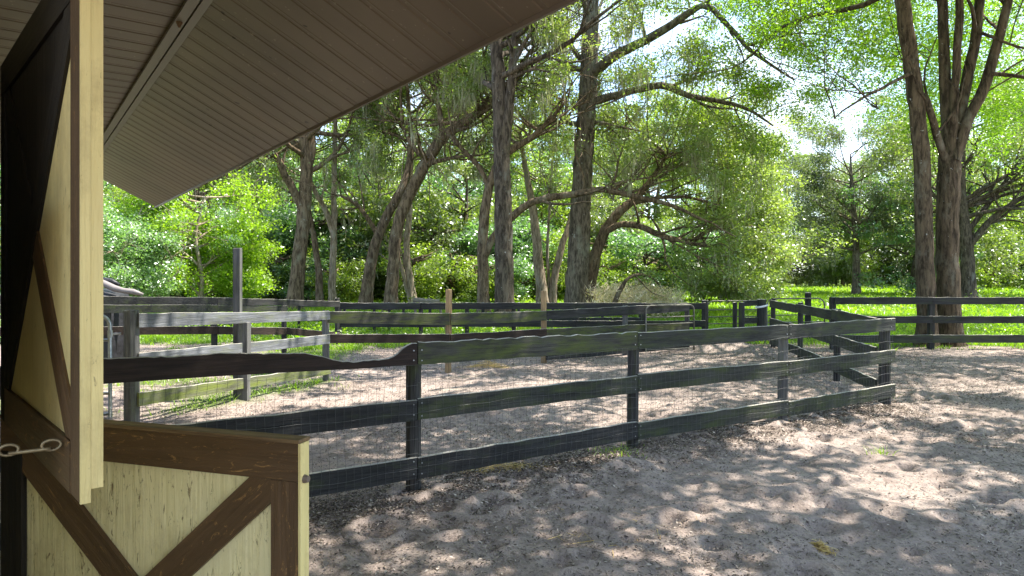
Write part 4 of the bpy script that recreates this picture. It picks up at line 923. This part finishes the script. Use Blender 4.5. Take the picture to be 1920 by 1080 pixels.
V = np.stack([Pp - sd_, Pp + sd_, Pp + dr * Ls], 1).reshape(-1, 3) - org(o)
mobj('twigs', new_mesh('twigs', V, np.arange(n_ * 3).reshape(-1, 3), M['dry_brush'], {'tint': ('FLOAT', np.repeat(rg.random(n_), 3))}), o, kind='stuff')
o = thing('bent_branch', tuple(W(1155, 575, 26)), 'bare bent branch arching over the dry brush heap', 'branch')
for ps in ([(1150, 572, 26, .10), (1162, 545, 26, .09), (1178, 522, 26, .07), (1200, 514, 26.1, .05), (1222, 520, 26.2, .04), (1235, 534, 26.2, .025)], [(1190, 515, 26, .04), (1205, 532, 25.8, .03), (1222, 548, 25.6, .02), (1245, 556, 25.5, .01)]):
    Dn = densify([np.append(W(u, v, Y), r) for u, v, Y, r in ps], .12, .008); a = Acc(); a.tube(Dn[:, :3], Dn[:, 3], 8, .05); V, Fc = a.get(); part('stem', V, clean(V, Fc), bb, o, smooth_=True)

# ------------------------------------------------------------------ grass and litter
def blades(name, X, Y, h, wd, m, seed, kind='stuff', parent=None, lean=.35, tint=None, **kw):
    rg = np.random.default_rng(seed); n = len(X); Z = ground_z(X, Y) - .01
    P0 = np.stack([X, Y, Z], 1); th = rg.uniform(0, np.pi, n); a = np.stack([np.cos(th), np.sin(th), 0 * th], 1) * (wd * rg.uniform(.6, 1.3, n))[:, None]
    ln = rg.normal(0, lean, (n, 3)); ln[:, 2] = 1; hh = (h * rg.uniform(.5, 1.4, n))[:, None]
    mid = P0 + ln * hh * .5; ln2 = ln * np.array((2.0, 2.0, .9)); tip = P0 + ln2 * hh
    V = np.stack([P0 - a, P0 + a, mid + a * .7, mid - a * .7, tip], 1).reshape(-1, 3); b = np.arange(n)[:, None] * 5
    Ft = np.concatenate([b + np.array([[0, 1, 2]]), b + np.array([[0, 2, 3]]), b + np.array([[3, 2, 4]])])
    tn = rg.random(n) if tint is None else np.clip(tint + rg.normal(0, .15, n), 0, 1)
    if parent is not None: V = V - org(parent)
    return mobj(name, new_mesh(name, V, Ft, m, {'tint': ('FLOAT', np.repeat(tn, 5))}), parent, kind=kind, **kw)
rg = np.random.default_rng(77)
# meadow, denser near, up to the wood
n_ = 150000; Yg = 16.4 + (rg.random(n_) ** 1.7) * 44; Xg = rg.uniform(-.62, .85, n_) * Yg
k = (rg.random(n_) < grass_amt(Xg, Yg)); Xg, Yg = Xg[k], Yg[k]
pt_ = vnoise(Xg * .35 + 20, Yg * .3) + .4 * vnoise(Xg * 1.5, Yg * 1.1)
hg = .09 + .17 * np.clip(pt_ + .4, 0, 1.3) + (Yg - 16) * .002
blades('meadow_grass', Xg, Yg, hg, .010 + (Yg - 16) * .0011, M['grass_blade'], 5, tint=.5 + pt_ * .7, label='bright green sunlit meadow grass', cat=None)
n_ = 16000; Xg = rg.uniform(-7, -1.4, n_); Yg = rg.uniform(8.2, 17, n_); k = rg.random(n_) < grass_amt(Xg, Yg) * .9; Xg, Yg = Xg[k], Yg[k]
blades('verge_grass', Xg, Yg, np.full(len(Xg), .10), .006, M['grass_blade'], 6, label='green grass along the pale side fence')
# grass tufts in the sand near the camera
for i, (u, v, sz, lb) in enumerate(((1650, 853, .045, 'small yellow-green grass tuft alone in the sand at right'), (1150, 862, .13, 'thin weeds at the foot of the second near post'), (1640, 748, .12, 'yellow-green weeds at the foot of the corner post'))):
    p = gp(u, v); tq = thing('grass_tuft', (p[0], p[1], 0), lb, 'grass tuft'); nb = int(900 * sz); blades('blades', p[0] + rg.normal(0, sz, nb), p[1] + rg.normal(0, sz, nb), np.full(nb, .07), .004, M['grass_blade'], 60 + i, parent=tq)
rw = np.random.default_rng(91); nw = 900
wy = rw.uniform(17.0, 24, nw); wx = rw.uniform(-.5, .8, nw) * wy; kk = (vnoise(wx * .6, wy * .5) > .02) | ((wx < 3) & (rw.random(nw) < .5)); wx, wy = wx[kk], wy[kk]
mobj('undergrowth', leaf_mesh('undergrowth', np.stack([wx, wy, ground_z(wx, wy) + rw.uniform(.05, .3, len(wx))], 1), 26, .12, .045, M['bright_leaf'], seed=92, tintc=.6), kind='stuff', label='leafy low weeds in the meadow edge behind the pen')
wy = rw.uniform(26, 52, 700); wx = rw.uniform(-.45, .8, 700) * wy; kk = vnoise(wx * .25 + 3, wy * .2) > .0; wx, wy = wx[kk], wy[kk]
mobj('undergrowth', leaf_mesh('undergrowth', np.stack([wx, wy, ground_z(wx, wy) + rw.uniform(.1, .4, len(wx))], 1), 22, .28, .08, M['light_leaf'], seed=93, tintc=.5), kind='stuff', label='taller weeds standing in the far meadow')
# leaf litter
n_ = 230000; Yl = 1.8 + rg.random(n_) ** 1.2 * 16.5; Xl = rg.uniform(-.62, .8, n_) * Yl
dfe = np.abs((Xl + .79) * .55 - (Yl - 5.46) * .83 - .1)
dens = .10 + 1.1 * np.exp(-(dfe / .5) ** 2) + .9 * np.clip(vnoise(Xl * .8 + 3, Yl * .9) + .1, 0, 1) + .3 * smooth(6.5, 8, Yl)
k = rg.random(n_) < np.clip(dens, 0, 1) * .95; Xl, Yl = Xl[k], Yl[k]
q = rg.random(42000); e = rg.normal(-.05, .28, 42000); fd = (P[5] - P[1]); fx = P[1][0] + fd[0] * q + s1[0] * e * -1; fy = P[1][1] + fd[1] * q + s1[1] * e * -1; kk = rg.random(42000) < .35 + vnoise(fx * 1.6, fy * 1.6) + .25
Xl, Yl = np.append(Xl, fx[kk]), np.append(Yl, fy[kk]); n_ = len(Xl)
Pl = np.stack([Xl, Yl, ground_z(Xl, Yl) + .008 + rg.random(n_) * .012], 1); nrm = rg.normal(0, .38, (n_, 3)); nrm[:, 2] = 1; nrm /= np.linalg.norm(nrm, axis=1)[:, None]
a = np.cross(nrm, rg.normal(0, 1, (n_, 3))); a /= np.linalg.norm(a, axis=1)[:, None]; b = np.cross(nrm, a); s = (rg.uniform(.006, .018, n_) * (1 + .02 * Yl))[:, None]
V = np.stack([Pl - a * s, Pl + b * s * .38 + nrm * s * .2, Pl + a * s, Pl - b * s * .38 + nrm * s * .2], 1).reshape(-1, 3)
mobj('leaf_litter', new_mesh('leaf_litter', V, np.arange(n_ * 4).reshape(-1, 4), M['litter'], {'tint': ('FLOAT', np.repeat(rg.random(n_) ** 1.3, 4))}), kind='stuff', label='fallen brown and grey leaves strewn over the sand')
# wisps of hay
def hay(label, u, v, rx, ry, n, ln, seed, hz=.015):
    p = gp(u, v); rg = np.random.default_rng(seed); X = p[0] + rg.normal(0, rx, n); Y = p[1] + rg.normal(0, ry, n); Z = ground_z(X, Y) + .006 + abs(rg.normal(0, hz, n)) * np.exp(-((X - p[0]) / rx) ** 2)
    P0 = np.stack([X, Y, Z], 1); d = rg.normal(0, 1, (n, 3)); d[:, 2] *= .15; d /= np.linalg.norm(d, axis=1)[:, None]; L_ = ln * rg.uniform(.4, 1.3, n)[:, None]; s = np.cross(d, UP); s /= np.linalg.norm(s, axis=1)[:, None]; s = s * .0016
    s[:, 2] += .0008
    V = np.stack([P0 - d * L_ - s, P0 - d * L_ + s, P0 + d * L_ + s, P0 + d * L_ - s], 1).reshape(-1, 3); o_ = np.array((p[0], p[1], 0))
    mobj('hay_wisp', new_mesh('hay_wisp', V - o_, np.arange(n * 4).reshape(-1, 4), M['straw'], {'tint': ('FLOAT', np.repeat(rg.random(n), 4))}), None, o_, label=label, cat='hay', kind='stuff')
hay('orange-tan clump of hay on the sand at bottom right', 1540, 1022, .035, .03, 420, .02, 1, .02)
hay('streak of golden hay on the ground beside the near post', 945, 890, .22, .07, 700, .05, 2, .02)
hay('loose yellow straws scattered at bottom centre', 1120, 1015, .28, .10, 26, .08, 3, .004)
hay('few green-yellow straws on the sand below the second near post', 1180, 975, .3, .12, 16, .06, 4, .004)
hay('dull heap of old hay inside the pen behind the mossy board', 915, 686, .22, .12, 500, .08, 6, .06)
